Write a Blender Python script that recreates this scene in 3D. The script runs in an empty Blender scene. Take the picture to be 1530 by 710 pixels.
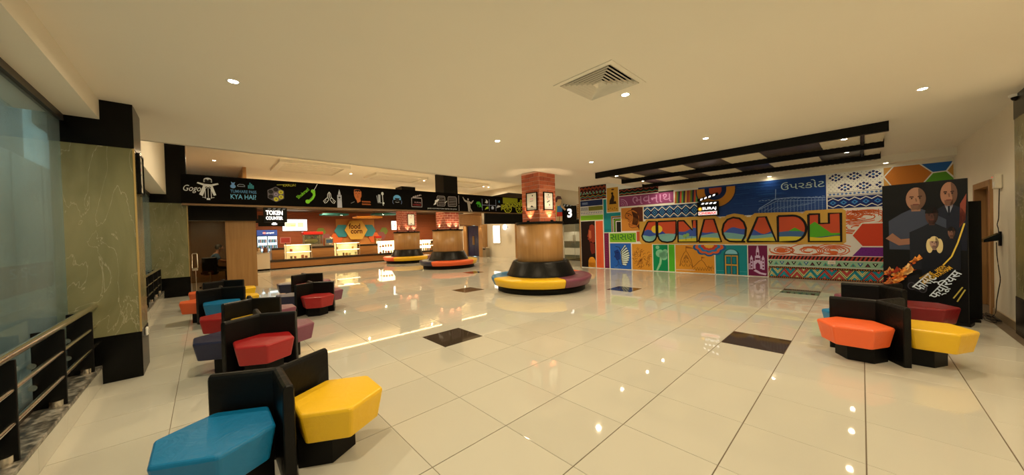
import bpy, bmesh, math, random
from mathutils import Vector, Matrix
from mathutils.geometry import tessellate_polygon
random.seed(7)
S = bpy.context.scene
COL = S.collection
R = math.radians
PI = math.pi

# ------------------------------------------------------------------ camera, world, exposure
H = 1.402
cam_d = bpy.data.cameras.new('camera')
cam = bpy.data.objects.new('camera', cam_d)
COL.objects.link(cam)
RT = Vector((0.68394985, 0.72892658, -0.02964191))
UP = Vector((0.01139781, 0.02994973, 0.99948642))
FW = Vector((-0.72943998, 0.68393644, -0.01217595))
cam.matrix_world = Matrix(((RT.x, UP.x, -FW.x, 0), (RT.y, UP.y, -FW.y, 0), (RT.z, UP.z, -FW.z, H), (0, 0, 0, 1)))
cam_d.sensor_width = 36.0
cam_d.lens = 490.43 / 1530 * 36
cam_d.clip_start = 0.02
S.camera = cam
S.view_settings.view_transform = 'Standard'
S.view_settings.look = 'None'
S.view_settings.exposure = 0.26
S.view_settings.gamma = 1.0
S.view_settings.use_curve_mapping = False
W = bpy.data.worlds.new('dusk')
S.world = W
W.use_nodes = True
W.node_tree.nodes['Background'].inputs[0].default_value = (0.27, 0.40, 0.385, 1)
W.node_tree.nodes['Background'].inputs[1].default_value = 3.3
WARM = (1.0, 0.79, 0.50)
DOWN_W = 72.0          # power of one ceiling downlight

# ------------------------------------------------------------------ materials
def lin(c):
    c = c / 255.0
    return c / 12.92 if c <= 0.04045 else ((c + 0.055) / 1.055) ** 2.4
TINT = (0.92, 0.76, 0.52)
def ob(r, g, b):
    """observed sRGB colour under the warm lamps -> surface colour"""
    return tuple(max(0.004, min(0.88, lin(v) / t)) for v, t in zip((r, g, b), TINT))

MATS = {}
def nodes(name):
    m = bpy.data.materials.new(name)
    m.use_nodes = True
    nt = m.node_tree
    return m, nt, nt.nodes['Principled BSDF']

def mat(name, col, rough=0.5, metal=0.0, vary=0.06, scale=8.0, bump=0.0, bscale=60.0, emit=None, estr=0.0, coat=0.0, spec=0.5):
    if name in MATS:
        return MATS[name]
    m, nt, b = nodes(name)
    N = nt.nodes
    tc = N.new('ShaderNodeTexCoord')
    if vary > 0:
        no = N.new('ShaderNodeTexNoise')
        no.inputs['Scale'].default_value = scale
        no.inputs['Detail'].default_value = 4
        nt.links.new(tc.outputs['Object'], no.inputs['Vector'])
        mp = N.new('ShaderNodeMixRGB')
        mp.inputs[1].default_value = tuple(c * (1 - vary) for c in col) + (1,)
        mp.inputs[2].default_value = tuple(min(1, c * (1 + vary)) for c in col) + (1,)
        nt.links.new(no.outputs['Fac'], mp.inputs[0])
        nt.links.new(mp.outputs[0], b.inputs['Base Color'])
    else:
        b.inputs['Base Color'].default_value = tuple(col) + (1,)
    b.inputs['Roughness'].default_value = rough
    b.inputs['Metallic'].default_value = metal
    b.inputs['Specular IOR Level'].default_value = spec
    b.inputs['Coat Weight'].default_value = coat
    if bump > 0:
        n2 = N.new('ShaderNodeTexNoise')
        n2.inputs['Scale'].default_value = bscale
        n2.inputs['Detail'].default_value = 5
        nt.links.new(tc.outputs['Object'], n2.inputs['Vector'])
        bp = N.new('ShaderNodeBump')
        bp.inputs['Strength'].default_value = bump
        bp.inputs['Distance'].default_value = 0.01
        nt.links.new(n2.outputs['Fac'], bp.inputs['Height'])
        nt.links.new(bp.outputs['Normal'], b.inputs['Normal'])
    if emit:
        b.inputs['Emission Color'].default_value = tuple(emit) + (1,)
        b.inputs['Emission Strength'].default_value = estr
    MATS[name] = m
    return m

def ramp(nt, stops):
    r = nt.nodes.new('ShaderNodeValToRGB')
    el = r.color_ramp.elements
    while len(el) < len(stops):
        el.new(0.5)
    for e, (p, c) in zip(el, stops):
        e.position = p
        e.color = tuple(c) + (1,)
    return r

def tile_mat(name, base, rough, var):
    m, nt, b = nodes(name)
    N = nt.nodes
    oi = N.new('ShaderNodeObjectInfo')
    tc = N.new('ShaderNodeTexCoord')
    no = N.new('ShaderNodeTexNoise'); no.inputs['Scale'].default_value = 3.0; no.inputs['Detail'].default_value = 6
    nt.links.new(tc.outputs['Object'], no.inputs['Vector'])
    ad = N.new('ShaderNodeMath'); ad.operation = 'MULTIPLY_ADD'
    nt.links.new(no.outputs['Fac'], ad.inputs[0]); ad.inputs[1].default_value = 0.5
    nt.links.new(oi.outputs['Random'], ad.inputs[2])
    r = ramp(nt, [(0.2, tuple(c * (1 - var) for c in base)), (1.2, tuple(min(1, c * (1 + var)) for c in base))])
    nt.links.new(ad.outputs[0], r.inputs[0])
    nt.links.new(r.outputs[0], b.inputs['Base Color'])
    b.inputs['Roughness'].default_value = rough
    return m

def marble_mat(name, dark, mid, light, vein, rough=0.25, scale=1.6):
    m, nt, b = nodes(name)
    N = nt.nodes
    tc = N.new('ShaderNodeTexCoord')
    n1 = N.new('ShaderNodeTexNoise'); n1.inputs['Scale'].default_value = scale; n1.inputs['Detail'].default_value = 8; n1.inputs['Distortion'].default_value = 1.5
    mpg = N.new('ShaderNodeMapping'); mpg.inputs['Rotation'].default_value = (0.6, 0.4, 0.7); mpg.inputs['Scale'].default_value = (1, 1, .5)
    nt.links.new(tc.outputs['Object'], mpg.inputs[0]); nt.links.new(mpg.outputs[0], n1.inputs['Vector'])
    r1 = ramp(nt, [(0.3, dark), (0.5, mid), (0.75, light)])
    nt.links.new(n1.outputs['Fac'], r1.inputs[0])
    n2 = N.new('ShaderNodeTexNoise'); n2.inputs['Scale'].default_value = scale * 1.3; n2.inputs['Detail'].default_value = 10; n2.inputs['Distortion'].default_value = 2.5
    nt.links.new(mpg.outputs[0], n2.inputs['Vector'])
    r2 = ramp(nt, [(0.494, (0, 0, 0)), (0.5, (1, 1, 1)), (0.506, (0, 0, 0))])
    nt.links.new(n2.outputs['Fac'], r2.inputs[0])
    mx = N.new('ShaderNodeMixRGB'); mx.inputs[2].default_value = tuple(vein) + (1,)
    ml = N.new('ShaderNodeMath'); ml.operation = 'MULTIPLY'; ml.inputs[1].default_value = 0.55
    nt.links.new(r2.outputs[0], ml.inputs[0]); nt.links.new(ml.outputs[0], mx.inputs[0])
    nt.links.new(r1.outputs[0], mx.inputs[1]); nt.links.new(mx.outputs[0], b.inputs['Base Color'])
    b.inputs['Roughness'].default_value = rough
    return m

def wood_mat(name, a, c, axis='z', scale=14.0, rough=0.4, stretch=0.06):
    m, nt, b = nodes(name)
    N = nt.nodes
    tc = N.new('ShaderNodeTexCoord')
    mpg = N.new('ShaderNodeMapping')
    sc = {'z': (1, 1, stretch), 'y': (1, stretch, 1), 'x': (stretch, 1, 1)}[axis]
    mpg.inputs['Scale'].default_value = sc
    nt.links.new(tc.outputs['Object'], mpg.inputs[0])
    n1 = N.new('ShaderNodeTexNoise'); n1.inputs['Scale'].default_value = scale; n1.inputs['Detail'].default_value = 6; n1.inputs['Distortion'].default_value = 0.4
    nt.links.new(mpg.outputs[0], n1.inputs['Vector'])
    r1 = ramp(nt, [(0.3, a), (0.7, c)])
    nt.links.new(n1.outputs['Fac'], r1.inputs[0]); nt.links.new(r1.outputs[0], b.inputs['Base Color'])
    b.inputs['Roughness'].default_value = rough
    return m

def granite_mat(name):
    m, nt, b = nodes(name)
    N = nt.nodes
    tc = N.new('ShaderNodeTexCoord')
    n1 = N.new('ShaderNodeTexNoise'); n1.inputs['Scale'].default_value = 22; n1.inputs['Detail'].default_value = 8
    nt.links.new(tc.outputs['Object'], n1.inputs['Vector'])
    r1 = ramp(nt, [(0.35, (.03, .028, .024)), (0.5, (.13, .12, .1)), (0.68, (.36, .34, .3))])
    nt.links.new(n1.outputs['Fac'], r1.inputs[0]); nt.links.new(r1.outputs[0], b.inputs['Base Color'])
    b.inputs['Roughness'].default_value = 0.35
    return m

def leather(name, col, rough=0.34, spec=.45):
    m, nt, b = nodes(name)
    N = nt.nodes
    b.inputs['Base Color'].default_value = tuple(col) + (1,)
    tc = N.new('ShaderNodeTexCoord')
    n1 = N.new('ShaderNodeTexNoise'); n1.inputs['Scale'].default_value = 220; n1.inputs['Detail'].default_value = 2
    n2 = N.new('ShaderNodeTexNoise'); n2.inputs['Scale'].default_value = 7; n2.inputs['Detail'].default_value = 3; n2.inputs['Distortion'].default_value = 1.5
    for n in (n1, n2):
        nt.links.new(tc.outputs['Object'], n.inputs['Vector'])
    b1 = N.new('ShaderNodeBump'); b1.inputs['Strength'].default_value = 0.12; b1.inputs['Distance'].default_value = 0.002
    b2 = N.new('ShaderNodeBump'); b2.inputs['Strength'].default_value = 0.35; b2.inputs['Distance'].default_value = 0.015
    nt.links.new(n1.outputs['Fac'], b1.inputs['Height']); nt.links.new(n2.outputs['Fac'], b2.inputs['Height'])
    nt.links.new(b2.outputs['Normal'], b1.inputs['Normal']); nt.links.new(b1.outputs['Normal'], b.inputs['Normal'])
    b.inputs['Roughness'].default_value = rough
    b.inputs['Specular IOR Level'].default_value = spec
    return m

def stripe_mat(name, a, c, axis, freq, rough=0.5, duty=0.2):
    """thin repeated slats too far away to tell apart"""
    m, nt, b = nodes(name)
    N = nt.nodes
    tc = N.new('ShaderNodeTexCoord')
    sp = N.new('ShaderNodeSeparateXYZ'); nt.links.new(tc.outputs['Object'], sp.inputs[0])
    mu = N.new('ShaderNodeMath'); mu.operation = 'MULTIPLY'; mu.inputs[1].default_value = freq
    nt.links.new(sp.outputs[axis], mu.inputs[0])
    fr = N.new('ShaderNodeMath'); fr.operation = 'FRACT'; nt.links.new(mu.outputs[0], fr.inputs[0])
    r1 = ramp(nt, [(0.0, a), (duty, a), (duty + 0.02, c), (0.97, c)])
    nt.links.new(fr.outputs[0], r1.inputs[0]); nt.links.new(r1.outputs[0], b.inputs['Base Color'])
    b.inputs['Roughness'].default_value = rough
    return m

def brick_mat(name):
    m, nt, b = nodes(name)
    N = nt.nodes
    tc = N.new('ShaderNodeTexCoord')
    sp = N.new('ShaderNodeSeparateXYZ'); nt.links.new(tc.outputs['Object'], sp.inputs[0])
    ad = N.new('ShaderNodeMath'); nt.links.new(sp.outputs['X'], ad.inputs[0]); nt.links.new(sp.outputs['Y'], ad.inputs[1])
    cb = N.new('ShaderNodeCombineXYZ'); nt.links.new(ad.outputs[0], cb.inputs[0]); nt.links.new(sp.outputs['Z'], cb.inputs[1])
    br = N.new('ShaderNodeTexBrick')
    br.inputs['Color1'].default_value = ob(150, 62, 38) + (1,); br.inputs['Color2'].default_value = ob(128, 50, 32) + (1,)
    br.inputs['Mortar'].default_value = ob(205, 150, 110) + (1,)
    br.inputs['Scale'].default_value = 1.0; br.inputs['Brick Width'].default_value = 0.28; br.inputs['Row Height'].default_value = 0.1
    br.inputs['Mortar Size'].default_value = 0.007
    nt.links.new(cb.outputs[0], br.inputs['Vector']); nt.links.new(br.outputs['Color'], b.inputs['Base Color'])
    b.inputs['Roughness'].default_value = 0.7
    return m

def glass_mat(name, tint=(.8, .9, .92), rough=0.02, refl=0.12, mixw=0.0, film=(.5, .6, .6)):
    m = bpy.data.materials.new(name); m.use_nodes = True
    nt = m.node_tree; N = nt.nodes
    out = N['Material Output']; N.remove(N['Principled BSDF'])
    tr = N.new('ShaderNodeBsdfTransparent'); tr.inputs[0].default_value = tuple(tint) + (1,)
    gl = N.new('ShaderNodeBsdfGlossy'); gl.inputs['Roughness'].default_value = rough
    fr = N.new('ShaderNodeFresnel'); fr.inputs[0].default_value = 1.5
    ad = N.new('ShaderNodeMath'); ad.operation = 'MULTIPLY_ADD'; ad.inputs[1].default_value = 0.8 if refl > 0 else 0.45; ad.inputs[2].default_value = refl * 0.2
    nt.links.new(fr.outputs[0], ad.inputs[0])
    mx = N.new('ShaderNodeMixShader'); nt.links.new(ad.outputs[0], mx.inputs[0])
    nt.links.new(tr.outputs[0], mx.inputs[1]); nt.links.new(gl.outputs[0], mx.inputs[2])
    last = mx
    if mixw > 0:
        df = N.new('ShaderNodeBsdfDiffuse'); df.inputs[0].default_value = tuple(film) + (1,)
        no = N.new('ShaderNodeTexNoise'); no.inputs['Scale'].default_value = 2.2; no.inputs['Detail'].default_value = 7
        r = ramp(nt, [(0.35, (mixw * .5,) * 3), (0.75, (mixw * 1.6,) * 3)])
        nt.links.new(no.outputs['Fac'], r.inputs[0])
        m2 = N.new('ShaderNodeMixShader'); nt.links.new(r.outputs[0], m2.inputs[0])
        nt.links.new(mx.outputs[0], m2.inputs[1]); nt.links.new(df.outputs[0], m2.inputs[2]); last = m2
    nt.links.new(last.outputs[0], out.inputs[0])
    MATS[name] = m
    return m

def perforated(name, col, hole=True, density=60.0):
    m = bpy.data.materials.new(name); m.use_nodes = True
    nt = m.node_tree; N = nt.nodes
    b = N['Principled BSDF']; b.inputs['Base Color'].default_value = tuple(col) + (1,); b.inputs['Roughness'].default_value = 0.35
    b.inputs['Metallic'].default_value = 0.6
    return m

# ------------------------------------------------------------------ mesh helpers
class MB:
    def __init__(s):
        s.v = []; s.f = []; s.mi = []; s.mats = []; s.sm = []
    def _m(s, m):
        if m is None:
            return 0
        if m not in s.mats:
            s.mats.append(m)
        return s.mats.index(m)
    def add(s, vs, fs, m=None, smooth=False):
        o = len(s.v); k = s._m(m)
        s.v += [tuple(x) for x in vs]
        for f in fs:
            s.f.append(tuple(i + o for i in f)); s.mi.append(k); s.sm.append(smooth)
        return s
    def box(s, x0, x1, y0, y1, z0, z1, m=None, M=None, b=0.0):
        if b > 0:
            vs = []; fs = []
            # chamfered box
            X = (x0, x1); Y = (y0, y1); Z = (z0, z1)
            idx = {}
            for i in (0, 1):
                for j in (0, 1):
                    for k in (0, 1):
                        sx, sy, sz = (1 - 2 * i) * b, (1 - 2 * j) * b, (1 - 2 * k) * b
                        idx[i, j, k, 0] = len(vs); vs.append((X[i], Y[j] + sy, Z[k] + sz))
                        idx[i, j, k, 1] = len(vs); vs.append((X[i] + sx, Y[j], Z[k] + sz))
                        idx[i, j, k, 2] = len(vs); vs.append((X[i] + sx, Y[j] + sy, Z[k]))
            q = idx
            fs += [(q[0,0,0,0], q[0,0,1,0], q[0,1,1,0], q[0,1,0,0]), (q[1,0,0,0], q[1,1,0,0], q[1,1,1,0], q[1,0,1,0]),
                   (q[0,0,0,1], q[1,0,0,1], q[1,0,1,1], q[0,0,1,1]), (q[0,1,0,1], q[0,1,1,1], q[1,1,1,1], q[1,1,0,1]),
                   (q[0,0,0,2], q[0,1,0,2], q[1,1,0,2], q[1,0,0,2]), (q[0,0,1,2], q[1,0,1,2], q[1,1,1,2], q[0,1,1,2])]
            for i in (0, 1):
                for j in (0, 1):
                    fs.append((q[i,j,0,0], q[i,j,0,1], q[i,j,1,1], q[i,j,1,0]))
            for i in (0, 1):
                for k in (0, 1):
                    fs.append((q[i,0,k,0], q[i,0,k,2], q[i,1,k,2], q[i,1,k,0]))
            for j in (0, 1):
                for k in (0, 1):
                    fs.append((q[0,j,k,1], q[0,j,k,2], q[1,j,k,2], q[1,j,k,1]))
            for i in (0, 1):
                for j in (0, 1):
                    for k in (0, 1):
                        fs.append((q[i,j,k,0], q[i,j,k,1], q[i,j,k,2]))
        else:
            vs = [(x0,y0,z0),(x1,y0,z0),(x1,y1,z0),(x0,y1,z0),(x0,y0,z1),(x1,y0,z1),(x1,y1,z1),(x0,y1,z1)]
            fs = [(0,3,2,1),(4,5,6,7),(0,1,5,4),(1,2,6,5),(2,3,7,6),(3,0,4,7)]
        if M is not None:
            vs = [M @ Vector(v) for v in vs]
        return s.add(vs, fs, m)
    def lathe(s, prof, n=32, cx=0, cy=0, a0=0.0, a1=2 * PI, m=None, smooth=True, caps=True):
        full = abs(a1 - a0 - 2 * PI) < 1e-6
        cnt = n if full else n + 1
        vs = []
        for i in range(cnt):
            a = a0 + (a1 - a0) * i / n
            for r, z in prof:
                vs.append((cx + r * math.cos(a), cy + r * math.sin(a), z))
        k = len(prof); fs = []
        for i in range(n):
            j = (i + 1) % cnt
            for q in range(k - 1):
                fs.append((i * k + q, j * k + q, j * k + q + 1, i * k + q + 1))
        s.add(vs, fs, m, smooth)
        if not full and caps:
            s.add(vs[:k], [tuple(range(k))], m); s.add(vs[-k:], [tuple(reversed(range(k)))], m)
        return s
    def cyl(s, r, z0, z1, n=24, cx=0, cy=0, m=None, r1=None):
        r1 = r if r1 is None else r1
        s.lathe([(r, z0), (r1, z1)], n, cx, cy, m=m)
        lo = [(cx + r * math.cos(2*PI*i/n), cy + r * math.sin(2*PI*i/n), z0) for i in range(n)]
        hi = [(cx + r1 * math.cos(2*PI*i/n), cy + r1 * math.sin(2*PI*i/n), z1) for i in range(n)]
        s.add(lo, [tuple(reversed(range(n)))], m); s.add(hi, [tuple(range(n))], m)
        return s
    def rings(s, rings, m=None, smooth=False, cap=True):
        """loft of equal-length closed rings"""
        n = len(rings[0]); vs = [p for r in rings for p in r]; fs = []
        for i in range(len(rings) - 1):
            for j in range(n):
                k = (j + 1) % n
                fs.append((i*n+j, i*n+k, (i+1)*n+k, (i+1)*n+j))
        s.add(vs, fs, m, smooth)
        if cap:
            s.add(rings[0], [tuple(reversed(range(n)))], m); s.add(rings[-1], [tuple(range(n))], m)
        return s
    def prism(s, pts, z0, z1, m=None):
        n = len(pts)
        return s.rings([[(x, y, z0) for x, y in pts], [(x, y, z1) for x, y in pts]], m)
    def tube(s, pts, r, n=8, m=None, closed=False):
        P = [Vector(p) for p in pts]; rings = []
        for i, p in enumerate(P):
            if closed:
                d = P[(i + 1) % len(P)] - P[i - 1]
            else:
                d = P[min(i + 1, len(P) - 1)] - P[max(i - 1, 0)]
            d.normalize()
            up = Vector((0, 0, 1)) if abs(d.z) < 0.9 else Vector((1, 0, 0))
            a = d.cross(up).normalized(); b = a.cross(d)
            rings.append([tuple(p + r * (math.cos(2*PI*k/n) * a + math.sin(2*PI*k/n) * b)) for k in range(n)])
        if closed:
            rings.append(rings[0])
        return s.rings(rings, m, True, not closed)
    def sphere(s, c, r, n=12, m=None, sc=(1, 1, 1)):
        k = n // 2
        rings = []
        for i in range(1, k):
            t = PI * i / k
            rings.append([(c[0] + r*sc[0]*math.sin(t)*math.cos(2*PI*j/n), c[1] + r*sc[1]*math.sin(t)*math.sin(2*PI*j/n), c[2] - r*sc[2]*math.cos(t)) for j in range(n)])
        return s.rings(rings, m, True)
    def mesh(s, name, m=None):
        me = bpy.data.meshes.new(name)
        me.from_pydata(s.v, [], s.f)
        ml = s.mats if s.mats else [m]
        for x in ml:
            me.materials.append(x)
        me.polygons.foreach_set('material_index', s.mi if s.mats else [0] * len(s.f))
        me.polygons.foreach_set('use_smooth', s.sm)
        me.update()
        return me
    def build(s, name, m=None, parent=None, loc=None):
        o = bpy.data.objects.new(name, s.mesh(name, m))
        COL.objects.link(o)
        if parent is not None:
            o.parent = parent
        if loc is not None:
            o.location = loc
        return o

def tag(o, label, cat, group=None):
    o['label'] = label; o['category'] = cat
    if group:
        o['group'] = group
    return o
def thing(name, label, cat, loc=(0, 0, 0), rz=0.0, group=None):
    o = bpy.data.objects.new(name, None)
    o.empty_display_size = 0.1
    COL.objects.link(o)
    o.location = loc; o.rotation_euler = (0, 0, rz)
    return tag(o, label, cat, group)
def struct(name, mb, m=None, parent=None, label=None):
    o = mb.build(name, m, parent)
    if parent is None:
        o['kind'] = 'structure'
        if label:
            o['label'] = label
    return o
def lamp(name, kind, loc, power, color=WARM, parent=None, size=0.05, spot=None, blend=0.5, rot=None, visible=True):
    l = bpy.data.lights.new(name, kind)
    l.energy = power; l.color = color
    if kind == 'AREA':
        l.shape = 'DISK'; l.size = size
    else:
        l.shadow_soft_size = size
    if kind == 'SPOT':
        l.spot_size = spot; l.spot_blend = blend
    o = bpy.data.objects.new(name, l); COL.objects.link(o)
    if parent is not None:
        o.parent = parent
    o.location = loc
    if rot:
        o.rotation_euler = rot
    return o

# flat print: shapes drawn in the plane of a wall, sign or poster
class Art:
    STEP = 0.0006
    dim = 1.0
    def __init__(s, origin, U, V, base=0.001, rough=0.45):
        s.o = Vector(origin); s.U = Vector(U).normalized(); s.V = Vector(V).normalized(); s.N = s.U.cross(s.V)
        s.base = base; s.mb = MB(); s.rough = rough; s.n = 0
    def P(s, u, v, l):
        return s.o + s.U * u + s.V * v + s.N * (s.base + l * s.STEP)
    def m(s, c):
        if isinstance(c, bpy.types.Material):
            return c
        key = 'print_%d_%d_%d_%d' % (c[0], c[1], c[2], int(s.rough * 100))
        return mat(key, tuple(v * s.dim for v in ob(*c)), s.rough, vary=0.03, scale=20, spec=.2)
    def poly(s, pts, c, l=0):
        if len(pts) < 3:
            return s
        tri = tessellate_polygon([[Vector((p[0], p[1], 0)) for p in pts]])
        vs = [s.P(p[0], p[1], l) for p in pts]
        fs = []
        for t in tri:
            a, b, d = (Vector(pts[i][:2]) for i in t)
            fs.append(tuple(t) if (b - a).cross(d - a) > 0 else (t[0], t[2], t[1]))
        s.mb.add(vs, fs, s.m(c))
        return s
    def rect(s, u0, v0, u1, v1, c, l=0):
        return s.poly([(u0, v0), (u1, v0), (u1, v1), (u0, v1)], c, l)
    def circ(s, u, v, r, c, l=0, n=20, ru=None, a0=0, a1=360, clip=None):
        ru = r if ru is None else ru
        p = [(u + ru * math.cos(R(a0 + (a1 - a0) * i / n)), v + r * math.sin(R(a0 + (a1 - a0) * i / n))) for i in range(n + (0 if a1 - a0 == 360 else 1))]
        if clip is not None:
            p = [(x, min(y, clip)) for x, y in p]
        return s.poly(p, c, l)
    def hexa(s, u, v, r, c, l=0, rot=0, clip=None):
        p = [(u + r * math.cos(R(rot + 60 * i)), v + r * math.sin(R(rot + 60 * i))) for i in range(6)]
        if clip:
            p = [(min(max(x, clip[0]), clip[2]), min(max(y, clip[1]), clip[3])) for x, y in p]
        return s.poly(p, c, l)
    def line(s, pts, w, c, l=0, closed=False):
        n = len(pts)
        P = [Vector(p[:2]) for p in pts]
        A = []; B = []
        for i in range(n):
            if closed:
                d = P[(i + 1) % n] - P[i - 1]
            else:
                d = P[min(i + 1, n - 1)] - P[max(i - 1, 0)]
            if d.length < 1e-9:
                d = Vector((1, 0))
            d.normalize(); nn = Vector((-d.y, d.x)) * w / 2
            A.append(P[i] + nn); B.append(P[i] - nn)
        vs = [s.P(p.x, p.y, l) for p in B] + [s.P(p.x, p.y, l) for p in A]
        fs = [(i, i + 1, n + i + 1, n + i) for i in range(n - 1)]
        if closed:
            fs.append((n - 1, 0, n, 2 * n - 1))
        s.mb.add(vs, fs, s.m(c))
        return s
    def ring(s, u, v, r, w, c, l=0, n=24, a0=0, a1=360, ru=None):
        ru = r if ru is None else ru
        full = a1 - a0 >= 360
        p = [(u + ru * math.cos(R(a0 + (a1 - a0) * i / n)), v + r * math.sin(R(a0 + (a1 - a0) * i / n))) for i in range(n + (0 if full else 1))]
        return s.line(p, w, c, l, full)
    def text(s, t, u, v, h, c, l=0, rot=0.0, width=None, align='LEFT', bold=0.0, shear=0.0, extr=0.0):
        cu = bpy.data.curves.new('lettering', 'FONT')
        cu.body = t; cu.size = 1.0; cu.align_x = 'LEFT'; cu.offset = bold; cu.shear = shear
        cu.resolution_u = 3; cu.extrude = extr
        to = bpy.data.objects.new('lettering', cu)
        me = bpy.data.meshes.new_from_object(to)
        if len(me.vertices) == 0:
            bpy.data.objects.remove(to); return s
        xs = [w.co.x for w in me.vertices]; ys = [w.co.y for w in me.vertices]
        x0, x1, y0, y1 = min(xs), max(xs), min(ys), max(ys)
        sy = h / max(1e-6, y1 - y0)
        sx = sy if width is None else width / max(1e-6, x1 - x0)
        ca, sa = math.cos(R(rot)), math.sin(R(rot))
        off = {'LEFT': 0.0, 'CENTER': -(x1 - x0) * sx / 2, 'RIGHT': -(x1 - x0) * sx}[align]
        vs = []
        for w in me.vertices:
            a = (w.co.x - x0) * sx + off; b = (w.co.y - y0) * sy
            vs.append(s.P(u + a * ca - b * sa, v + a * sa + b * ca, l) + s.N * w.co.z)
        s.mb.add(vs, [tuple(p.vertices) for p in me.polygons], s.m(c))
        bpy.data.meshes.remove(me); bpy.data.objects.remove(to); bpy.data.curves.remove(cu)
        return s
    def build(s, name, parent, label=None):
        o = s.mb.build(name, None, parent)
        if parent is not None:
            o.matrix_parent_inverse = Matrix.Identity(4)
        if label:
            o['label'] = label
        return o

# ------------------------------------------------------------------ shared materials
M_CEIL = mat('ceiling_paint', (.86, .825, .735), 0.7, vary=0.02, scale=1.0)
M_WALL = mat('wall_paint', (.82, .77, .66), 0.65, vary=0.04, scale=2.0)
M_TILE = tile_mat('polished_cream_tile', (.585, .575, .51), 0.03, 0.03)
M_DARK = tile_mat('polished_dark_tile', (.055, .040, .028), 0.05, 0.15)
M_GROUT = mat('tile_grout', (.16, .12, .08), 0.9)
M_BLACK = mat('black_laminate', (.003, .003, .0028), 0.25, vary=0.0, spec=.14)
M_BLKM = mat('black_matt', (.004, .0038, .0035), 0.5, vary=0.0, spec=.16)
M_MARB = marble_mat('green_marble', (.15, .15, .072), (.21, .205, .105), (.27, .255, .14), (.52, .49, .36))
M_GRAN = granite_mat('grey_granite')
M_STEEL = mat('brushed_steel', (.72, .66, .56), 0.22, 1.0, vary=0.05)
M_WOOD = wood_mat('honey_veneer', (.32, .165, .053), (.405, .22, .077), 'z', 16, 0.38)
M_WOODD = wood_mat('brown_door_wood', (.16, .075, .028), (.24, .12, .045), 'z', 18, 0.4)
M_WOODY = wood_mat('counter_veneer', (.36, .16, .045), (.46, .22, .07), 'y', 16, 0.4)
M_SLAT = stripe_mat('red_brown_slats', ob(72, 28, 10), ob(170, 84, 38), 'Z', 12.0)
M_BRICK = brick_mat('small_brick')
M_WHITE = mat('white_plastic', (.8, .8, .78), 0.4)
M_GLOW = mat('lamp_lens', (1, .9, .7), 0.5, vary=0, emit=(1.0, .86, .60), estr=40.0)
M_GLASS = glass_mat('clear_glass', (.86, .92, .90))
M_WGLASS = glass_mat('street_glass', (.76, .88, .90), 0.03, 0.25, 0.14, (.55, .68, .70))

# ------------------------------------------------------------------ floor with individual tiles
T = 0.6
GX0 = 0.6 * 1.00465           # x of grid line a=0
GY0 = 0.6 * 4.613             # y of grid line n=0
floor = struct('floor', MB().box(-21.6, 2.2, -0.82, 13.4, -0.12, -0.004).box(-10.3, -8.6, 13.4, 14.5, -.12, -.004), M_GROUT)
def tile_mesh(m, name):
    h = T / 2 - 0.0016; g = T / 2 - .0030; c = 0.002
    mb = MB()
    lo = [(-g, -h, -.012), (g, -h, -.012), (g, h, -.012), (-g, h, -.012)]
    mid = [(-g, -h, -.0015), (g, -h, -.0015), (g, h, -.0015), (-g, h, -.0015)]
    top = [(-g + c, -h + c, 0), (g - c, -h + c, 0), (g - c, h - c, 0), (-g + c, h - c, 0)]
    mb.rings([lo, mid, top])
    return mb.mesh(name, m)
ME_T = tile_mesh(M_TILE, 'tile'); ME_D = tile_mesh(M_DARK, 'dark_tile')
DARKS = {(2, 3), (7, -1), (12, 3), (7, 7), (2, 10), (17, 7)}
cells = []
for a in range(-3, 37):
    for n in range(-6, 18):
        cx = GX0 - T * (a + .5); cy = GY0 + T * (n + .5)
        if cy < -0.95 or cx > 1.5 or cx < -21.4 or cy > 13.2:
            continue
        if cy > 10.78 + 0.0808 * (cx + 7.5) + 0.25 and cx > -7.6:
            continue
        d = Vector((cx, cy, -H)); z = d.dot(FW)
        area = -1.0
        if z > 0.35:
            px = 490.4 * d.dot(RT) / z; py = 490.4 * d.dot(UP) / z
            if abs(px) < 765 + 260 / z and abs(py) < 355 + 260 / z:
                area = 1.0 / (z * z * z)
        cells.append((area, a, n, cx, cy))
cells.sort(reverse=True)
rest = MB(); hh = T / 2 - 0.0022
cnt = 0
for area, a, n, cx, cy in cells:
    dk = (a, n) in DARKS
    if (cnt < 294 and area > 0) or dk:
        o = bpy.data.objects.new('dark_tile' if dk else 'tile', ME_D if dk else ME_T)
        COL.objects.link(o); o.parent = floor; o.location = (cx, cy, 0)
        if dk:
            o['label'] = 'dark brown polished floor tile'
        cnt += 1
    else:
        rest.add([(cx-hh, cy-hh, 0), (cx+hh, cy-hh, 0), (cx+hh, cy+hh, 0), (cx-hh, cy+hh, 0),
                  (cx-hh, cy-hh, -.012), (cx+hh, cy-hh, -.012), (cx+hh, cy+hh, -.012), (cx-hh, cy+hh, -.012)],
                 [(0, 1, 2, 3), (0, 4, 5, 1), (1, 5, 6, 2), (2, 6, 7, 3), (3, 7, 4, 0)])
ro = rest.build('tile_field', M_TILE, floor); ro['kind'] = 'stuff'

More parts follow.
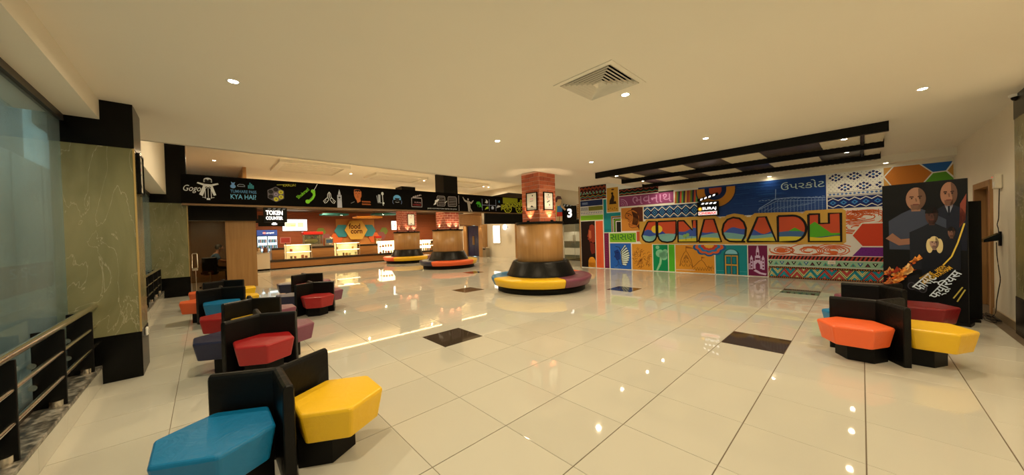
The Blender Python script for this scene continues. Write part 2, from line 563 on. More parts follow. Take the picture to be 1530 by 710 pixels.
# ------------------------------------------------------------------ ceiling
ZC = 2.88
c = MB()
vx0, vx1, vy0, vy1 = -2.09, -1.48, 2.63, 3.25
c.box(-5.33, vx0, -1.25, 11.05, ZC, ZC + .25); c.box(vx1, 2.2, -1.25, 11.05, ZC, ZC + .25)
c.box(vx0, vx1, -1.25, vy0, ZC, ZC + .25); c.box(vx0, vx1, vy1, 11.05, ZC, ZC + .25)
c.box(-5.33, 2.2, 11.05, 13.4, 2.72, ZC + .25)
c.box(-7.15, -5.33, -1.25, 9.3, ZC + .035, ZC + .28)
c.box(-8.6, -5.33, 9.3, 13.4, 3.2, 3.5)
c.box(-21.6, -7.1, -1.25, 9.3, 4.1, 4.3); c.box(-21.6, -8.6, 9.3, 13.4, 4.1, 4.3)
c.box(-7.17, -7.12, -1.25, 9.3, ZC + .035, 4.2); c.box(-8.65, -8.6, 9.3, 13.4, 3.2, 4.2); c.box(-8.6, -7.12, 9.25, 9.3, ZC + .2, 4.2)
ceiling = struct('ceiling', c, M_CEIL)

# ------------------------------------------------------------------ walls
wr = MB()
wr.box(1.32, 1.5, -1.2, 8.5, 0, 3.1); wr.box(1.32, 1.5, 9.45, 11.8, 0, 3.1); wr.box(1.32, 1.5, 8.5, 9.45, 1.94, 3.1)
wr.box(2.1, 2.2, 8.0, 10.0, 0, 3.1); wr.box(1.5, 2.2, 8.3, 8.4, 0, 3.1); wr.box(1.5, 2.2, 9.6, 9.7, 0, 3.1)
wall_right = struct('wall_right', wr, M_WALL)
wb = MB(); wb.box(1.305, 1.32, 7.22, 8.44, 0, 0.1); wb.box(1.305, 1.32, 9.51, 11.4, 0, .1)
struct('baseboard_right', wb, mat('stone_skirting', (.33, .25, .15), 0.3))
# door in the right wall
dr = struct('door_1', MB().box(1.40, 1.44, 8.56, 9.39, 0.01, 1.89), M_WOODD)
df = MB()
df.box(1.29, 1.5, 8.44, 8.53, 0, 1.99); df.box(1.29, 1.5, 9.42, 9.51, 0, 1.99); df.box(1.29, 1.5, 8.53, 9.42, 1.90, 1.99)
df.build('door_frame', wood_mat('door_frame_wood', (.30, .155, .055), (.40, .22, .085), 'z', 14), dr)
MB().tube([(1.40, 8.66, .95), (1.36, 8.66, .95), (1.36, 8.77, .95)], .011).build('door_handle', M_STEEL, dr)
# wall behind the camera
struct('wall_near', MB().box(2.2, 2.3, -1.25, 13.4, 0, 3.1), M_WALL)

# back walls
bw = MB()
bw.box(-21.6, -21.45, -1.25, 13.4, 0, 4.2)
struct('wall_food', bw, M_SLAT)
wbk = MB()
wbk.box(-21.6, -17.75, 12.95, 13.1, 0, 4.2); wbk.box(-16.35, -10.1, 12.95, 13.1, 0, 4.2); wbk.box(-17.75, -16.35, 12.95, 13.1, 2.0, 4.2)
wbk.box(-10.1, -8.8, 12.95, 13.1, 1.8, 4.2); wbk.box(-8.8, -7.3, 12.95, 13.1, 0, 3.5)
wbk.box(-17.75, -16.35, 13.3, 13.4, 0, 2.2)
wbk.box(-10.3, -8.6, 14.4, 14.5, 0, 2.4); wbk.box(-10.3, -10.2, 13.1, 14.4, 0, 2.4); wbk.box(-8.7, -8.6, 13.1, 14.4, 0, 2.4); wbk.box(-10.3, -8.6, 13.1, 14.5, 2.3, 2.4)
struct('wall_back', wbk, M_WALL)
wl = MB()     # solid wall of the booth zone and header beam over the street glass
wl.box(-5.26, 2.2, -1.25, -.735, 2.68, ZC)
wl.box(-7.15, -5.8, -1.25, -.70, 2.68, ZC + .03); wl.box(-12.26, -7.15, -1.25, -.68, 2.68, 4.15)
wl.box(-21.6, -12.8, -1.25, -1.1, 0, 4.2)
wall_left = struct('wall_left', wl, M_WALL)
struct('floor_outside', MB().box(-40, 8, -9, -1.02, -.3, -.05), mat('pavement', (.22, .24, .24), .9))

# street windows: frame, mullions and panes
M_FRAME = mat('dark_window_frame', (.02, .013, .008), 0.4)
def window(name, x0, x1, n):
    f = MB()
    f.box(x0, x1, -1.02, -.955, 2.62, 2.68); f.box(x0, x1, -1.02, -.955, .19, .25)
    w = struct(name, f, M_FRAME)
    for i in range(n):
        a = x0 + (x1 - x0) * i / n; b = x0 + (x1 - x0) * (i + 1) / n
        MB().box(a + .004, b - .004, -.992, -.980, .25, 2.62).build('pane', M_WGLASS, w)
        if i:
            MB().box(a - .006, a + .006, -.996, -.976, .25, 2.62).build('glazing_joint', M_FRAME, w)
    return w
window('window_1', -5.26, 2.2, 4)
window('window_2', -12.26, -5.8, 4)

# kerb below the glass: granite top and tile risers
for nm, x0, x1, lab in (('ledge', -5.255, 1.3, 'near'), ('ledge', -12.255, -5.81, 'far')):
    k = MB().box(x0, x1, -1.05, -.795, 0, .165)
    t = tag(k.build('window_ledge', M_GRAN), 'long low grey granite ledge under the street glass, %s' % ('in front of the first marble column' if lab == 'near' else 'between the two marble columns'), 'ledge')
    MB().box(x0, x1, -1.05, -.785, .165, .195, b=.004).build('granite_top', M_GRAN, t)
    i = 0; xx = x1
    while xx - .02 > x0:
        e = max(x0, xx - T)
        MB().box(e + .0015, xx - .0015, -.797, -.787, 0.002, .163).build('riser_tile', M_TILE, t)
        xx = e; i += 1

# ------------------------------------------------------------------ marble columns
def marble_column(label, x0, x1, y0, y1, zb, zt, ztop):
    cx, cy = (x0 + x1) / 2, (y0 + y1) / 2
    t = thing('marble_column', label, 'column', (cx, cy, 0))
    a, b = (x1 - x0) / 2, (y1 - y0) / 2
    MB().box(-a + .004, a - .004, -b + .004, b - .004, zb, zt).build('marble_shaft', M_MARB, t)
    MB().box(-a, a, -b, b, 0, zb, b=.004).build('base_cladding', M_BLACK, t)
    MB().box(-a, a, -b, b, zt, ztop).build('top_cladding', M_BLACK, t)
    MB().box(a - .012, a + .002, b - .012, b + .002, zb, zt).build('corner_trim', mat('brass_trim', (.55, .38, .14), .35, .6), t)
    return t
mc1 = marble_column('green marble column with black base, nearest to the camera beside the handrail', -5.80, -5.26, -1.05, -.512, .478, 2.416, 2.885)
mc2 = marble_column('green marble column beside the glass booth door, farther along the street glass', -12.80, -12.26, -1.05, -.30, .51, 2.455, 4.1)
mc3 = marble_column('marble column edge at the right border, in front of the right wall', 1.272, 1.9, 6.6, 7.2, .46, 2.60, 2.885)
# small fittings on the first column
sw = tag(MB().box(-.035, .035, 0, .02, -.045, .045, b=.006).build('wall_socket', M_WHITE), 'small white socket on the black base of the first marble column', 'socket')
sw.location = (-5.50, -.508, .43)
MB().box(-.018, .018, .02, .026, -.02, .02).build('rocker', mat('grey_plastic', (.5, .5, .48), .4), sw)
def framed(name, label, loc, rz, w, h, artf, cat='picture', emit=False):
    t = thing(name, label, cat, loc, rz)          # local: x along width, y outward(-y faces viewer), z up
    f = MB(); b = .022
    f.box(-w/2, w/2, -.03, 0, 0, b); f.box(-w/2, w/2, -.03, 0, h - b, h); f.box(-w/2, -w/2 + b, -.03, 0, b, h - b); f.box(w/2 - b, w/2, -.03, 0, b, h - b)
    f.build('frame', M_BLACK, t)
    MB().box(-w/2 + b, w/2 - b, -.018, 0, b, h - b).build('backing', mat('poster_paper', (.88, .87, .84), .5), t)
    a = Art((0, -.018, 0), (1, 0, 0), (0, 0, 1))
    artf(a, w, h)
    a.build('print', t)
    return t
def art_faces(a, w, h):
    a.circ(.03, h - .08, .018, (40, 40, 40), 1); a.line([(-.05, h - .16), (.05, h - .16)], .03, (235, 170, 160), 1)
    a.line([(-.06, h - .22), (.05, h - .215)], .012, (150, 120, 110), 1)
    a.poly([(-.05, .1), (0, .13), (.05, .1), (.045, .06), (.02, .09), (-.02, .085)], (40, 35, 35), 1)
def art_filmroll(a, w, h):
    a.circ(0, h - .07, .018, (40, 40, 40), 1); a.text('M', -.07, h - .14, .03, (200, 60, 60), 1); a.line([(-.04, h - .125), (.07, h - .12)], .012, (120, 100, 100), 1)
    a.circ(-.03, h - .17, .014, (220, 60, 60), 1)
    a.poly([(-.06, .2), (.04, .245), (.05, .225), (-.05, .18)], (40, 40, 45), 1)
    a.poly([(-.02, .06), (.05, .2), (.07, .18), (.07, .05)], (235, 205, 190), 1); a.circ(.035, .13, .02, (50, 45, 40), 2)
framed('framed_poster', 'small framed print high on the side of the first marble column', (-5.52, -.512, 1.95), PI, .30, .45, art_faces)

# ------------------------------------------------------------------ steel handrails on the ledge
def railing(label, x_end, x_start, posts):
    t = thing('handrail', label, 'railing', ((x_end + x_start) / 2, -.83, .195))
    ox = (x_end + x_start) / 2
    for z, r in ((.80, .024), (.60, .014), (.41, .014)):
        MB().tube([(x_start - ox, .01, z - .195), (x_end - ox, .01, z - .195)], r, 12).build('rail', M_STEEL, t)
    for x in posts:
        p = MB(); p.box(x - ox - .011, x - ox + .011, -.125, .028, 0.0, .575, b=.003)
        po = p.build('post', M_BLKM, t)
        MB().cyl(.035, 0, .05, 16, x - ox + .03, -.02).build('foot', M_STEEL, po)
        for z in (.18, .34):
            MB().tube([(x - ox + .004, -.115, z), (x - ox + .05, -.115, z)], .022, 12).build('glass_standoff', M_STEEL, po)
    return t
railing('steel handrail with black flat posts, in front of the first marble column', -5.262, 1.2, [-5.05, -4.2, -3.3, -2.4, -1.5, -.6, .3])
railing('steel handrail running between the two marble columns', -12.262, -5.802, [-6.6, -7.5, -8.4, -9.3, -10.2, -11.1, -11.9])

# ------------------------------------------------------------------ round benches with brick and timber columns
LEA = {k: leather('leather_' + k, ob(*v)) for k, v in dict(
    yellow=(238, 172, 24), teal=(10, 104, 130), red=(154, 24, 21), orange=(232, 92, 38), navy=(31, 31, 50), mauve=(120, 60, 66), darkred=(120, 16, 18)).items()}
LEA['black'] = leather('leather_black', (.004, .0038, .0035), 0.36, .2)

ME_BR = {}
def brick_piece(w, kind):
    if (round(w, 3), kind) not in ME_BR:
        b = MB().box(-w/2 + .007, w/2 - .007, -.010, .03, .007, .093, b=.003)
        cl = [(186, 88, 48), (172, 78, 42), (198, 104, 60)][kind]
        ME_BR[round(w, 3), kind] = b.mesh('brick', mat('brick_face_%d' % kind, ob(*cl), .75, vary=.25, scale=30, bump=.3, bscale=90))
    return ME_BR[round(w, 3), kind]
M_MORT = mat('mortar', ob(226, 170, 130), .9)

def brick_column(label, cx, cy, half, z0, ztop, r_wood, fine, black_from=None):
    t = thing('clad_column', label, 'column', (cx, cy, 0))
    MB().lathe([(r_wood - .01, .3), (r_wood, .3), (r_wood, z0 - .05), (0.02, z0 - .05)], 48).build('timber_cladding', M_WOOD, t)
    MB().lathe([(.02, z0 - .05), (r_wood + .02, z0 - .05), (r_wood + .02, z0), (.02, z0)], 48, smooth=False).build('ledge', M_BLKM, t)
    zb = black_from or ztop
    if fine:
        core = MB().box(-half + .03, half - .03, -half + .03, half - .03, z0, ztop); core.box(-half + .002, half - .002, -half + .002, half - .002, z0, ztop)
        co = core.build('mortar_core', M_MORT, t)
        bl = .28; rows = int(round((ztop - z0) / .1))
        for f in range(4):
            Mr = Matrix.Rotation(f * PI / 2, 4, 'Z')
            for r in range(rows):
                h = min(.1, ztop - z0 - r * .1)
                x = -half - (0 if (r + f) % 2 == 0 else bl / 2)
                while x < half - .01:
                    a, b = max(x, -half), min(x + bl, half)
                    if b - a > .03:
                        o = bpy.data.objects.new('brick', brick_piece(b - a, random.choice((0, 0, 1, 2))))
                        COL.objects.link(o); o.parent = t
                        o.matrix_local = Mr @ Matrix.Translation(((a + b) / 2, -half, z0 + r * .1)) @ Matrix.Diagonal((1, 1, h / .1, 1))
                    x += bl
    else:
        MB().box(-half, half, -half, half, z0, zb).build('brick_facing', M_BRICK, t)
    if black_from:
        MB().box(-half + .01, half - .01, -half + .01, half - .01, zb, ztop).build('top_cladding', M_BLKM, t)
    return t

def round_bench(label, cx, cy, cols, a_start, r_wood):
    t = thing('round_bench', label, 'bench', (cx, cy, 0))
    MB().lathe([(r_wood + .03, .0), (1.10, .0), (1.10, .15), (r_wood + .03, .15)], 64).build('plinth', M_BLKM, t)
    for i, cn in enumerate(cols):
        a0 = R(a_start + 90 * i + .25); a1 = R(a_start + 90 * i + 89.75)
        prof = [(.78, .15), (1.17, .145), (1.205, .155), (1.255, .27), (1.262, .30), (1.255, .325), (1.23, .342), (1.17, .348), (.80, .355), (.78, .15)]
        MB().lathe(prof, 24, a0=a0, a1=a1).build('seat', LEA[cn], t)['label'] = cn + ' leather seat segment'
    prof = [(r_wood + .015, .30), (.86, .30), (.865, .36), (.845, .40), (.715, .68), (.69, .71), (.65, .715), (r_wood + .015, .70), (r_wood + .015, .30)]
    MB().lathe(prof, 64).build('backrest', LEA['black'], t)
    return t
C1 = (-5.63, 6.25); C2 = (-12.55, 7.88); C3 = (-17.15, 8.15)
brick_column('red brick and timber column in the middle, with two framed prints on it', C1[0], C1[1], .30, 1.67, 2.905, .585, True)
brick_column('brick and timber column under the black sign band, behind the orange round bench', C2[0], C2[1], .36, 1.66, 4.1, .66, False, 2.44)
brick_column('brick and timber column closest to the food counter', C3[0], C3[1], .40, 1.66, 4.1, .68, False, 2.8)
round_bench('round bench with yellow, mauve, teal and orange seats around the red brick column', C1[0], C1[1], ['yellow', 'mauve', 'orange', 'teal'], -112, .585)
round_bench('round bench with orange front and navy left seat, in the middle distance', C2[0], C2[1], ['orange', 'yellow', 'teal', 'navy'], -66, .66)
round_bench('round bench with yellow front seat nearest the food counter', C3[0], C3[1], ['yellow', 'mauve', 'teal', 'orange'], -59, .68)
framed('framed_poster', 'black framed white print on the left face of the brick column', (-5.565, C1[1] - .313, 1.95), 0, .365, .45, art_faces)
framed('framed_poster', 'black framed print with a tilted film strip on the right face of the brick column', (C1[0] + .313, 6.24, 1.955), PI / 2, .355, .445, art_filmroll)
framed('framed_poster', 'small framed print on the brick column closest to the food counter', (C3[0] + .40, 8.22, 2.0), PI / 2, .40, .62, art_faces)

def uplight(label, loc, power, tilt):
    t = thing('uplight', label, 'lamp', loc)
    MB().lathe([(0, 0), (.035, 0), (.035, .04), (.03, .04), (.03, .02), (0, .02)], 16).build('housing', M_BLKM, t)
    MB().cyl(.024, .02, .024, 16).build('lens', M_GLOW, t)
    lamp('uplight_beam', 'SPOT', (0, 0, .045), power, (1.0, .72, .40), t, .015, R(80), .6, (PI + tilt[0], tilt[1], 0))
def ring_up(c, half, zl, power, who, faces):
    for nm, dx, dy in faces:
        uplight('uplight on the %s, %s' % (who, nm), (c[0] + dx, c[1] + dy, zl), power, (-.22, 0) if abs(dy) > abs(dx) else (0, -.22))
ring_up(C1, .3, 1.67, 15.0, 'middle brick column', [('below the left print', -.02, -.39), ('below the right print', .39, .03)])
ring_up(C2, .36, 1.66, 16.0, 'column behind the orange round bench', [('on its left side', -.1, -.44), ('left one in front', .45, -.14), ('right one in front', .45, .2)])
ring_up(C3, .4, 1.66, 16.0, 'column nearest the food counter', [('on its left side', -.1, -.49), ('left below the print', .49, -.15), ('right below the print', .49, .22)])

# ------------------------------------------------------------------ hexagon seat clusters
def hexring(cx, cy, r, z, fil=0.0):
    out = []
    for k in range(6):
        a = R(60 * k)
        if fil <= 0:
            out.append((cx + r * math.cos(a), cy + r * math.sin(a), z))
        else:
            p = Vector((cx + r * math.cos(a), cy + r * math.sin(a), z))
            q0 = Vector((cx + r * math.cos(a - PI/3), cy + r * math.sin(a - PI/3), z)); q1 = Vector((cx + r * math.cos(a + PI/3), cy + r * math.sin(a + PI/3), z))
            out += [tuple(p + (q0 - p).normalized() * fil), tuple(p + (q0 - p).normalized() * fil * .3 + (q1 - p).normalized() * fil * .3), tuple(p + (q1 - p).normalized() * fil)]
    return out
def hex_seat_mesh(m):
    mb = MB(); q = .285
    rg = [hexring(0, 0, q * .85, .170, .012), hexring(0, 0, q * .875, .175, .014), hexring(0, 0, q * 1.0, .346, .014), hexring(0, 0, q * .992, .356, .014), hexring(0, 0, q * .975, .363, .014), hexring(0, 0, q * .945, .367, .014), hexring(0, 0, q * .5, .371, .012)]
    mb.rings(rg, None, False)
    return mb.mesh('seat', m)
SEATM = {}
def seat_mesh(cn):
    if cn not in SEATM:
        SEATM[cn] = hex_seat_mesh(LEA[cn])
    return SEATM[cn]
def arm_mesh():
    mb = MB(); h = .03; Lh = .37
    sec = [(-h, 0), (h, 0), (h, .555), (h * .8, .572), (h * .35, .58), (-h * .35, .58), (-h * .8, .572), (-h, .555)]
    n = len(sec)
    rg = [[(x, s[0], s[1]) for s in sec] for x in (0.0, Lh - .008)] + [[(Lh, s[0] * .8, s[1] - (.008 if s[1] > .5 else 0)) for s in sec]]
    mb.rings(rg)
    return mb.mesh('backrest', LEA['black'])
ARM = arm_mesh()
PED = MB().prism([(.19 * math.cos(R(60 * k)), .19 * math.sin(R(60 * k))) for k in range(6)], 0, .175).mesh('pedestal', M_BLKM)
def hexbench(label, cx, cy, arm0, seats, rz=0.0, group='hexagon seat clusters'):
    t = thing('hexagon_bench', label, 'bench', (cx, cy, 0), R(rz), group)
    for k in range(3):
        o = bpy.data.objects.new('backrest', ARM); COL.objects.link(o); o.parent = t; o.rotation_euler = (0, 0, R(arm0 + 120 * k))
    for ang, cn in seats:
        d = .35; x, y = d * math.cos(R(ang)), d * math.sin(R(ang))
        o = bpy.data.objects.new('seat', seat_mesh(cn)); COL.objects.link(o); o.parent = t; o.location = (x, y, 0)
        o['label'] = 'hexagonal %s leather seat' % cn
        p = bpy.data.objects.new('pedestal', PED); COL.objects.link(p); p.parent = t; p.location = (x * .74, y * .74, 0)
hexbench('seat cluster nearest the camera with a teal and a yellow hexagonal seat', -2.60, .322, 0, [(-60, 'teal'), (60, 'yellow'), (180, 'orange')])
hexbench('seat cluster with red, navy and mauve seats, directly behind the nearest one', -4.68, .43, 60, [(0, 'red'), (240, 'navy'), (120, 'mauve')])
hexbench('seat cluster showing a red seat on its left, third from the camera along the glass', -6.02, .47, 60, [(0, 'yellow'), (240, 'red'), (120, 'mauve')])
hexbench('seat cluster with a teal seat in front, orange and yellow behind, fourth along the glass', -7.99, .20, 60, [(0, 'teal'), (240, 'orange'), (120, 'yellow')])
hexbench('farthest seat cluster along the glass, in front of the booth door', -9.40, .28, 60, [(0, 'teal'), (240, 'orange'), (120, 'yellow')])
hexbench('seat cluster with a red front seat standing alone toward the food counter, nearer one', -7.25, 1.5, 60, [(0, 'red'), (240, 'navy'), (120, 'mauve')])
hexbench('seat cluster nearest the food counter, with navy and red seats, behind a similar one', -9.22, 1.77, 60, [(0, 'red'), (240, 'navy'), (120, 'mauve')])
hexbench('seat cluster with orange, yellow and teal seats in front of the film standee', .105, 5.2, 60, [(240, 'orange'), (0, 'yellow'), (120, 'teal')])
hexbench('seat cluster with a dark red and mauve seats touching the film standee', .16, 6.5, 60, [(240, 'mauve'), (0, 'darkred'), (120, 'mauve')])

# ------------------------------------------------------------------ ceiling fittings
ME_RING = MB().lathe([(.036, 0), (.05, -.004), (.054, 0), (.036, 0)], 24).mesh('trim_ring', M_WHITE)
ME_LENS = MB().cyl(.036, -.002, .0, 20).mesh('lens', M_GLOW)
def downlight(label, x, y, z, power, spread=172, group='recessed ceiling downlights', color=WARM):
    t = thing('downlight', label, 'ceiling light', (x, y, z), 0, group)
    for nm, me in (('trim_ring', ME_RING), ('lens', ME_LENS)):
        o = bpy.data.objects.new(nm, me); COL.objects.link(o); o.parent = t
    lamp('downlight_beam', 'SPOT', (0, 0, -.02), power, color, t, .035, R(spread), .6)
ROWX = [(-3.95, 'left'), (-1.75, 'middle'), (.48, 'right')]
for x, side in ROWX:
    for y, where in ((.24, 'near the camera'), (3.45, 'second row'), (6.1, 'third row')):
        lab = {(-3.95, .24): 'bright recessed downlight on the left of the ceiling above the seat clusters',
               (-3.95, 3.45): 'recessed downlight in the ceiling between the vent and the black sign band',
               (-3.95, 6.1): 'recessed downlight just in front of the brick column',
               (-1.75, 3.45): 'recessed downlight right beside the square ceiling vent',
               (-1.75, 6.1): 'recessed downlight between the ceiling vent and the black beams',
               (.48, 6.1): 'recessed downlight at the right, beyond the end of the black beams'}.get((x, y), 'recessed downlight out of view above the camera, %s of the ceiling, %s' % (side, where))
        yy = {(-1.75, 3.45): 3.40, (.48, 6.1): 5.9}.get((x, y), y)
        downlight(lab, x, yy, ZC, DOWN_W * (.85 if x > 0 else 1.1 if x < -3 else 1.0), group='recessed ceiling downlights' if 'out of view' not in lab else 'downlights above the camera')
downlight('small downlight above the blue part of the mural', -1.68, 11.09, 2.72, 1.0, 130)
downlight('small downlight above the right end of the mural', .38, 11.09, 2.72, 1.0, 130)
downlight('small downlight above the left part of the mural', -3.75, 11.09, 2.72, 1.0, 130)
for y, w in ((.25, 'above the rider figure on the sign band'), (3.55, 'between the two slatted air grilles'), (6.15, 'right of the second slatted air grille'), (9.3, 'above the right part of the sign band')):
    downlight('downlight in the raised ceiling ' + w, -14.6, y * 1.286, 4.1, 110)
for x, y, w in ((-8.6, 1.5, 'over the row of seat clusters'), (-8.6, 4.8, 'over the open floor'), (-8.6, 8.0, 'over the round benches')):
    downlight('downlight in the raised ceiling hidden by the lower ceiling, ' + w, x, y, 4.1, 210)
for x, y, w in ((-18.4, 3.0, 'left'), (-18.4, 6.4, 'centre'), (-18.4, 10.2, 'right')):
    downlight('added lamp over the food counter hall, out of sight behind the sign band, %s' % w, x, y, 4.1, 60, color=(1.0, .68, .36))  # added lamps, kept out of sight, to light the counter front and floor
for y, w in ((2.7, 'above the fridge'), (4.3, 'above the popcorn machine'), (9.2, 'right of the hexagon signs'), (11.2, 'at the far right')):
    downlight('added wall-wash lamp under the bulkhead over the food counter, %s' % w, -19.3, y, 2.95, 120, 170, color=(1.0, .70, .38))  # added lamps to brighten the slatted wall in the bulkhead's shadow

def vent(label, x0, x1, y0, y1, z, nl, name='ceiling_vent'):
    cx, cy = (x0 + x1) / 2, (y0 + y1) / 2; a, b = (x1 - x0) / 2, (y1 - y0) / 2
    t = thing(name, label, 'air vent', (cx, cy, z))
    d_ = MB(); d_.box(-a + .02, a - .02, -b + .02, b - .02, .2, .22); d_.box(-a + .02, -a + .025, -b + .02, b - .02, .0, .2); d_.box(a - .025, a - .02, -b + .02, b - .02, .0, .2); d_.box(-a + .025, a - .025, -b + .02, -b + .025, 0, .2); d_.box(-a + .025, a - .025, b - .025, b - .02, 0, .2)
    d_.build('duct', M_BLKM, t)
    r = MB()
    for (u0, u1, v0, v1) in ((-a, a, -b, -b*.86), (-a, a, b*.86, b), (-a, -a*.86, -b*.86, b*.86), (a*.86, a, -b*.86, b*.86)):
        r.box(u0, u1, v0, v1, -.008, -.0005)
    r.build('frame', M_CEIL, t)
    for i in range(nl):
        f0 = .84 - .80 * i / nl; f1 = f0 - .80 / nl * .95
        q = lambda f, z: [(-a*f, -b*f, z), (a*f, -b*f, z), (a*f, b*f, z), (-a*f, b*f, z)]
        lv = MB(); lv.rings([q(f0, -.012), q(f1, .037)], M_CEIL, cap=False); lv.rings([q(f0 + .006, -.0105), q(f1 + .006, .0385)], M_BLKM, cap=False); lv.rings([q(f0 + .009, -.012), q(f0 + .009, .003)], M_CEIL, cap=False)  # black ring on each louvre back paints the shade inside the slots
        lv.build('louvre', None, t)
vent('square white ceiling vent with black slots, beside a downlight', -2.11, -1.46, 2.61, 3.27, ZC, 7)
def grille(label, x0, x1, y0, y1, z):
    cx, cy = (x0 + x1) / 2, (y0 + y1) / 2; a, b = (x1 - x0) / 2, (y1 - y0) / 2
    t = thing('air_grille', label, 'air vent', (cx, cy, z))
    f = MB(); w = .16
    f.box(-a, a, -b, -b + w, -.09, 0); f.box(-a, a, b - w, b, -.09, 0); f.box(-a, -a + w, -b + w, b - w, -.09, 0); f.box(a - w, a, -b + w, b - w, -.09, 0)
    f.build('frame', M_CEIL, t)
    k = 7
    for i in range(k):
        x = -a + w + (2 * a - 2 * w) * (i + .5) / k
        MB().box(x - .05, x + .05, -b + w, b - w, -.05, -.03).build('slat', M_CEIL, t)
grille('large square air grille in the raised ceiling, left one above the sign band', -15.15, -13.1, 1.9, 4.1, 4.1)
grille('large square air grille in the raised ceiling, second one above the sign band', -15.15, -13.65, 5.25, 7.6, 4.1)
grille('square air grille in the raised ceiling behind the black column top', -15.15, -13.65, 9.1, 11.2, 4.1)

# black beams with perforated metal panels on the ceiling
t = thing('ceiling_lattice', 'black three-beam ceiling feature with perforated dark and cream metal panels', 'ceiling feature', (-2.2, 9.2, ZC))
def hatch(name, base, holec, metal):
    m, nt, b = nodes(name)
    N = nt.nodes
    tc = N.new('ShaderNodeTexCoord'); vo = N.new('ShaderNodeTexNoise'); vo.inputs['Scale'].default_value = 45.0; vo.inputs['Detail'].default_value = 2
    mp = N.new('ShaderNodeMapping'); mp.inputs['Scale'].default_value = (.12, 1, 1)
    nt.links.new(tc.outputs['Object'], mp.inputs[0]); nt.links.new(mp.outputs[0], vo.inputs['Vector'])
    r = ramp(nt, [(.48, holec), (.56, base)]); nt.links.new(vo.outputs['Fac'], r.inputs[0]); nt.links.new(r.outputs[0], b.inputs['Base Color'])
    b.inputs['Roughness'].default_value = .3; b.inputs['Metallic'].default_value = metal
    return m
M_PANC = mat('cream_metal_panel', (.84, .78, .60), .4, vary=.05)
M_PAND = hatch('dark_perforated_panel', (.15, .125, .10), (.012, .010, .009), .1)
oy = 9.2; ox = -2.2
beams = [(7.29, -4.62), (8.77, -4.70), (10.28, -4.80)]
for y, xl in beams:
    MB().box(xl - ox, .285 - ox, y - oy, y + .07 - oy, -.145, 0).build('beam', M_BLKM, t)
MB().box(0 - ox, .04 - ox, 7.36 - oy, 11.0 - oy, -.07, -.0).build('cross_bar', M_BLKM, t)
strips = [(7.37, 8.76, -.035), (8.85, 10.27, -.035), (10.36, 11.02, -.05)]
for si, (y0, y1, z) in enumerate(strips):
    e = [.0, -.5, -1.35, -2.0, -2.75, -3.3, -3.95, -4.35, -4.6]
    MB().box(.05 - ox, .27 - ox, y0 - oy, y1 - oy, z - .012, z).build('panel', M_PANC, t)
    for i in range(len(e) - 1):
        dark = (i + si) % 2 == 1
        if si == 2 and i == 0: dark = False
        xa = e[i] - si * .1 if i else 0.0
        MB().box(e[i + 1] - si * .1 - ox + .006, xa - ox - .004, y0 - oy, y1 - oy, z - .012, z).build('panel', M_PAND if dark else M_PANC, t)
    # toothed black edging along each strip
    tm = MB()
    for i in range(56):
        x = .25 - i * .086
        for yy in (y0 + .012, y1 - .03):
            tm.box(x - .05 - ox, x - ox, yy - oy, yy + .022 - oy, z - .016, z - .011)
    tm.build('toothed_edging', M_BLKM, t)['kind'] = 'stuff'
    for x, w in ((-.19, 'right end'), (-4.4, 'left end')):
        downlight('small spotlight in the %s black beam bay, %s' % (('first', 'second', 'third')[si], w), x, (y0 + y1) / 2 - .1, ZC + z - .013, 16, 150, 'spotlights in the ceiling feature')

# ------------------------------------------------------------------ mural wall
A0 = Vector((-7.52, 10.736)); DIR = Vector((0.99675341, 0.08051485)); LEN = 8.95
NRM = Vector((-DIR.y, DIR.x))         # away from the room
def MW(u, v, d=0.0):
    p = A0 + DIR * u + NRM * d
    return (p.x, p.y, v)
mw = MB()
mw.rings([[MW(0, 0), MW(LEN, 0), MW(LEN, 0, .25), MW(0, 0, .25)], [MW(0, 3.3), MW(LEN, 3.3), MW(LEN, 3.3, .25), MW(0, 3.3, .25)]])
wall_mural = struct('wall_mural', mw, M_WALL)
mr = MB(); mr.rings([[MW(0, 0, .251), MW(.25, 0, .251), MW(.25, 0, 2.4), MW(0, 0, 2.4)], [MW(0, 3.3, .251), MW(.25, 3.3, .251), MW(.25, 3.3, 2.4), MW(0, 3.3, 2.4)]])
struct('wall_corridor', mr, M_WALL)
def MA():
    return Art((A0.x, A0.y, 0), (DIR.x, DIR.y, 0), (0, 0, 1), .002, .42)
WHT = (226, 210, 176); NAVY = (24, 38, 72); ORG = (214, 134, 38); RED = (196, 78, 42); TEAL = (22, 128, 122); MAU = (138, 52, 88); LIM = (124, 172, 32); BLK = (28, 24, 22)
GRN = (12, 130, 72); BLU = (40, 92, 160); MAR = (112, 26, 62); GOLD = (206, 146, 52); BRN = (92, 46, 22); SKY = (128, 172, 150); YEL = (222, 186, 40)
def panel(name, label, fn):
    a = MA(); fn(a); return a.build(name, wall_mural, label)
def bandzig(a, u0, u1, v0, v1, bg, cols, n, l=1, w=.028, inset=.02):
    a.rect(u0, v0, u1, v1, bg, l)
    k = len(cols)
    for j, c in enumerate(cols):
        pts = []
        for i in range(2 * n + 1):
            u = u0 + (u1 - u0) * i / (2 * n)
            lo = v0 + inset + (v1 - v0 - 2 * inset) * (j / (k + .6)); hi = lo + (v1 - v0 - 2 * inset) * (1.6 / (k + .6)) - .01
            pts.append((u, lo if i % 2 == 0 else hi))
        a.line(pts, w, c, l + 1)
def tri_row(a, u0, u1, v0, v1, n, cols, l=2):
    w = (u1 - u0) / n
    for i in range(n):
        x = u0 + i * w
        up = i % 2 == 0
        a.poly([(x, v0), (x + w, v0), (x + w / 2, v1)] if up else [(x, v1), (x + w / 2, v0), (x + w, v1)], cols[i % len(cols)], l)
def base_white(a):
    a.rect(0, 0, LEN, 2.645, WHT, 0); a.rect(0, 2.645, 2.3, 3.12, WHT, 0)
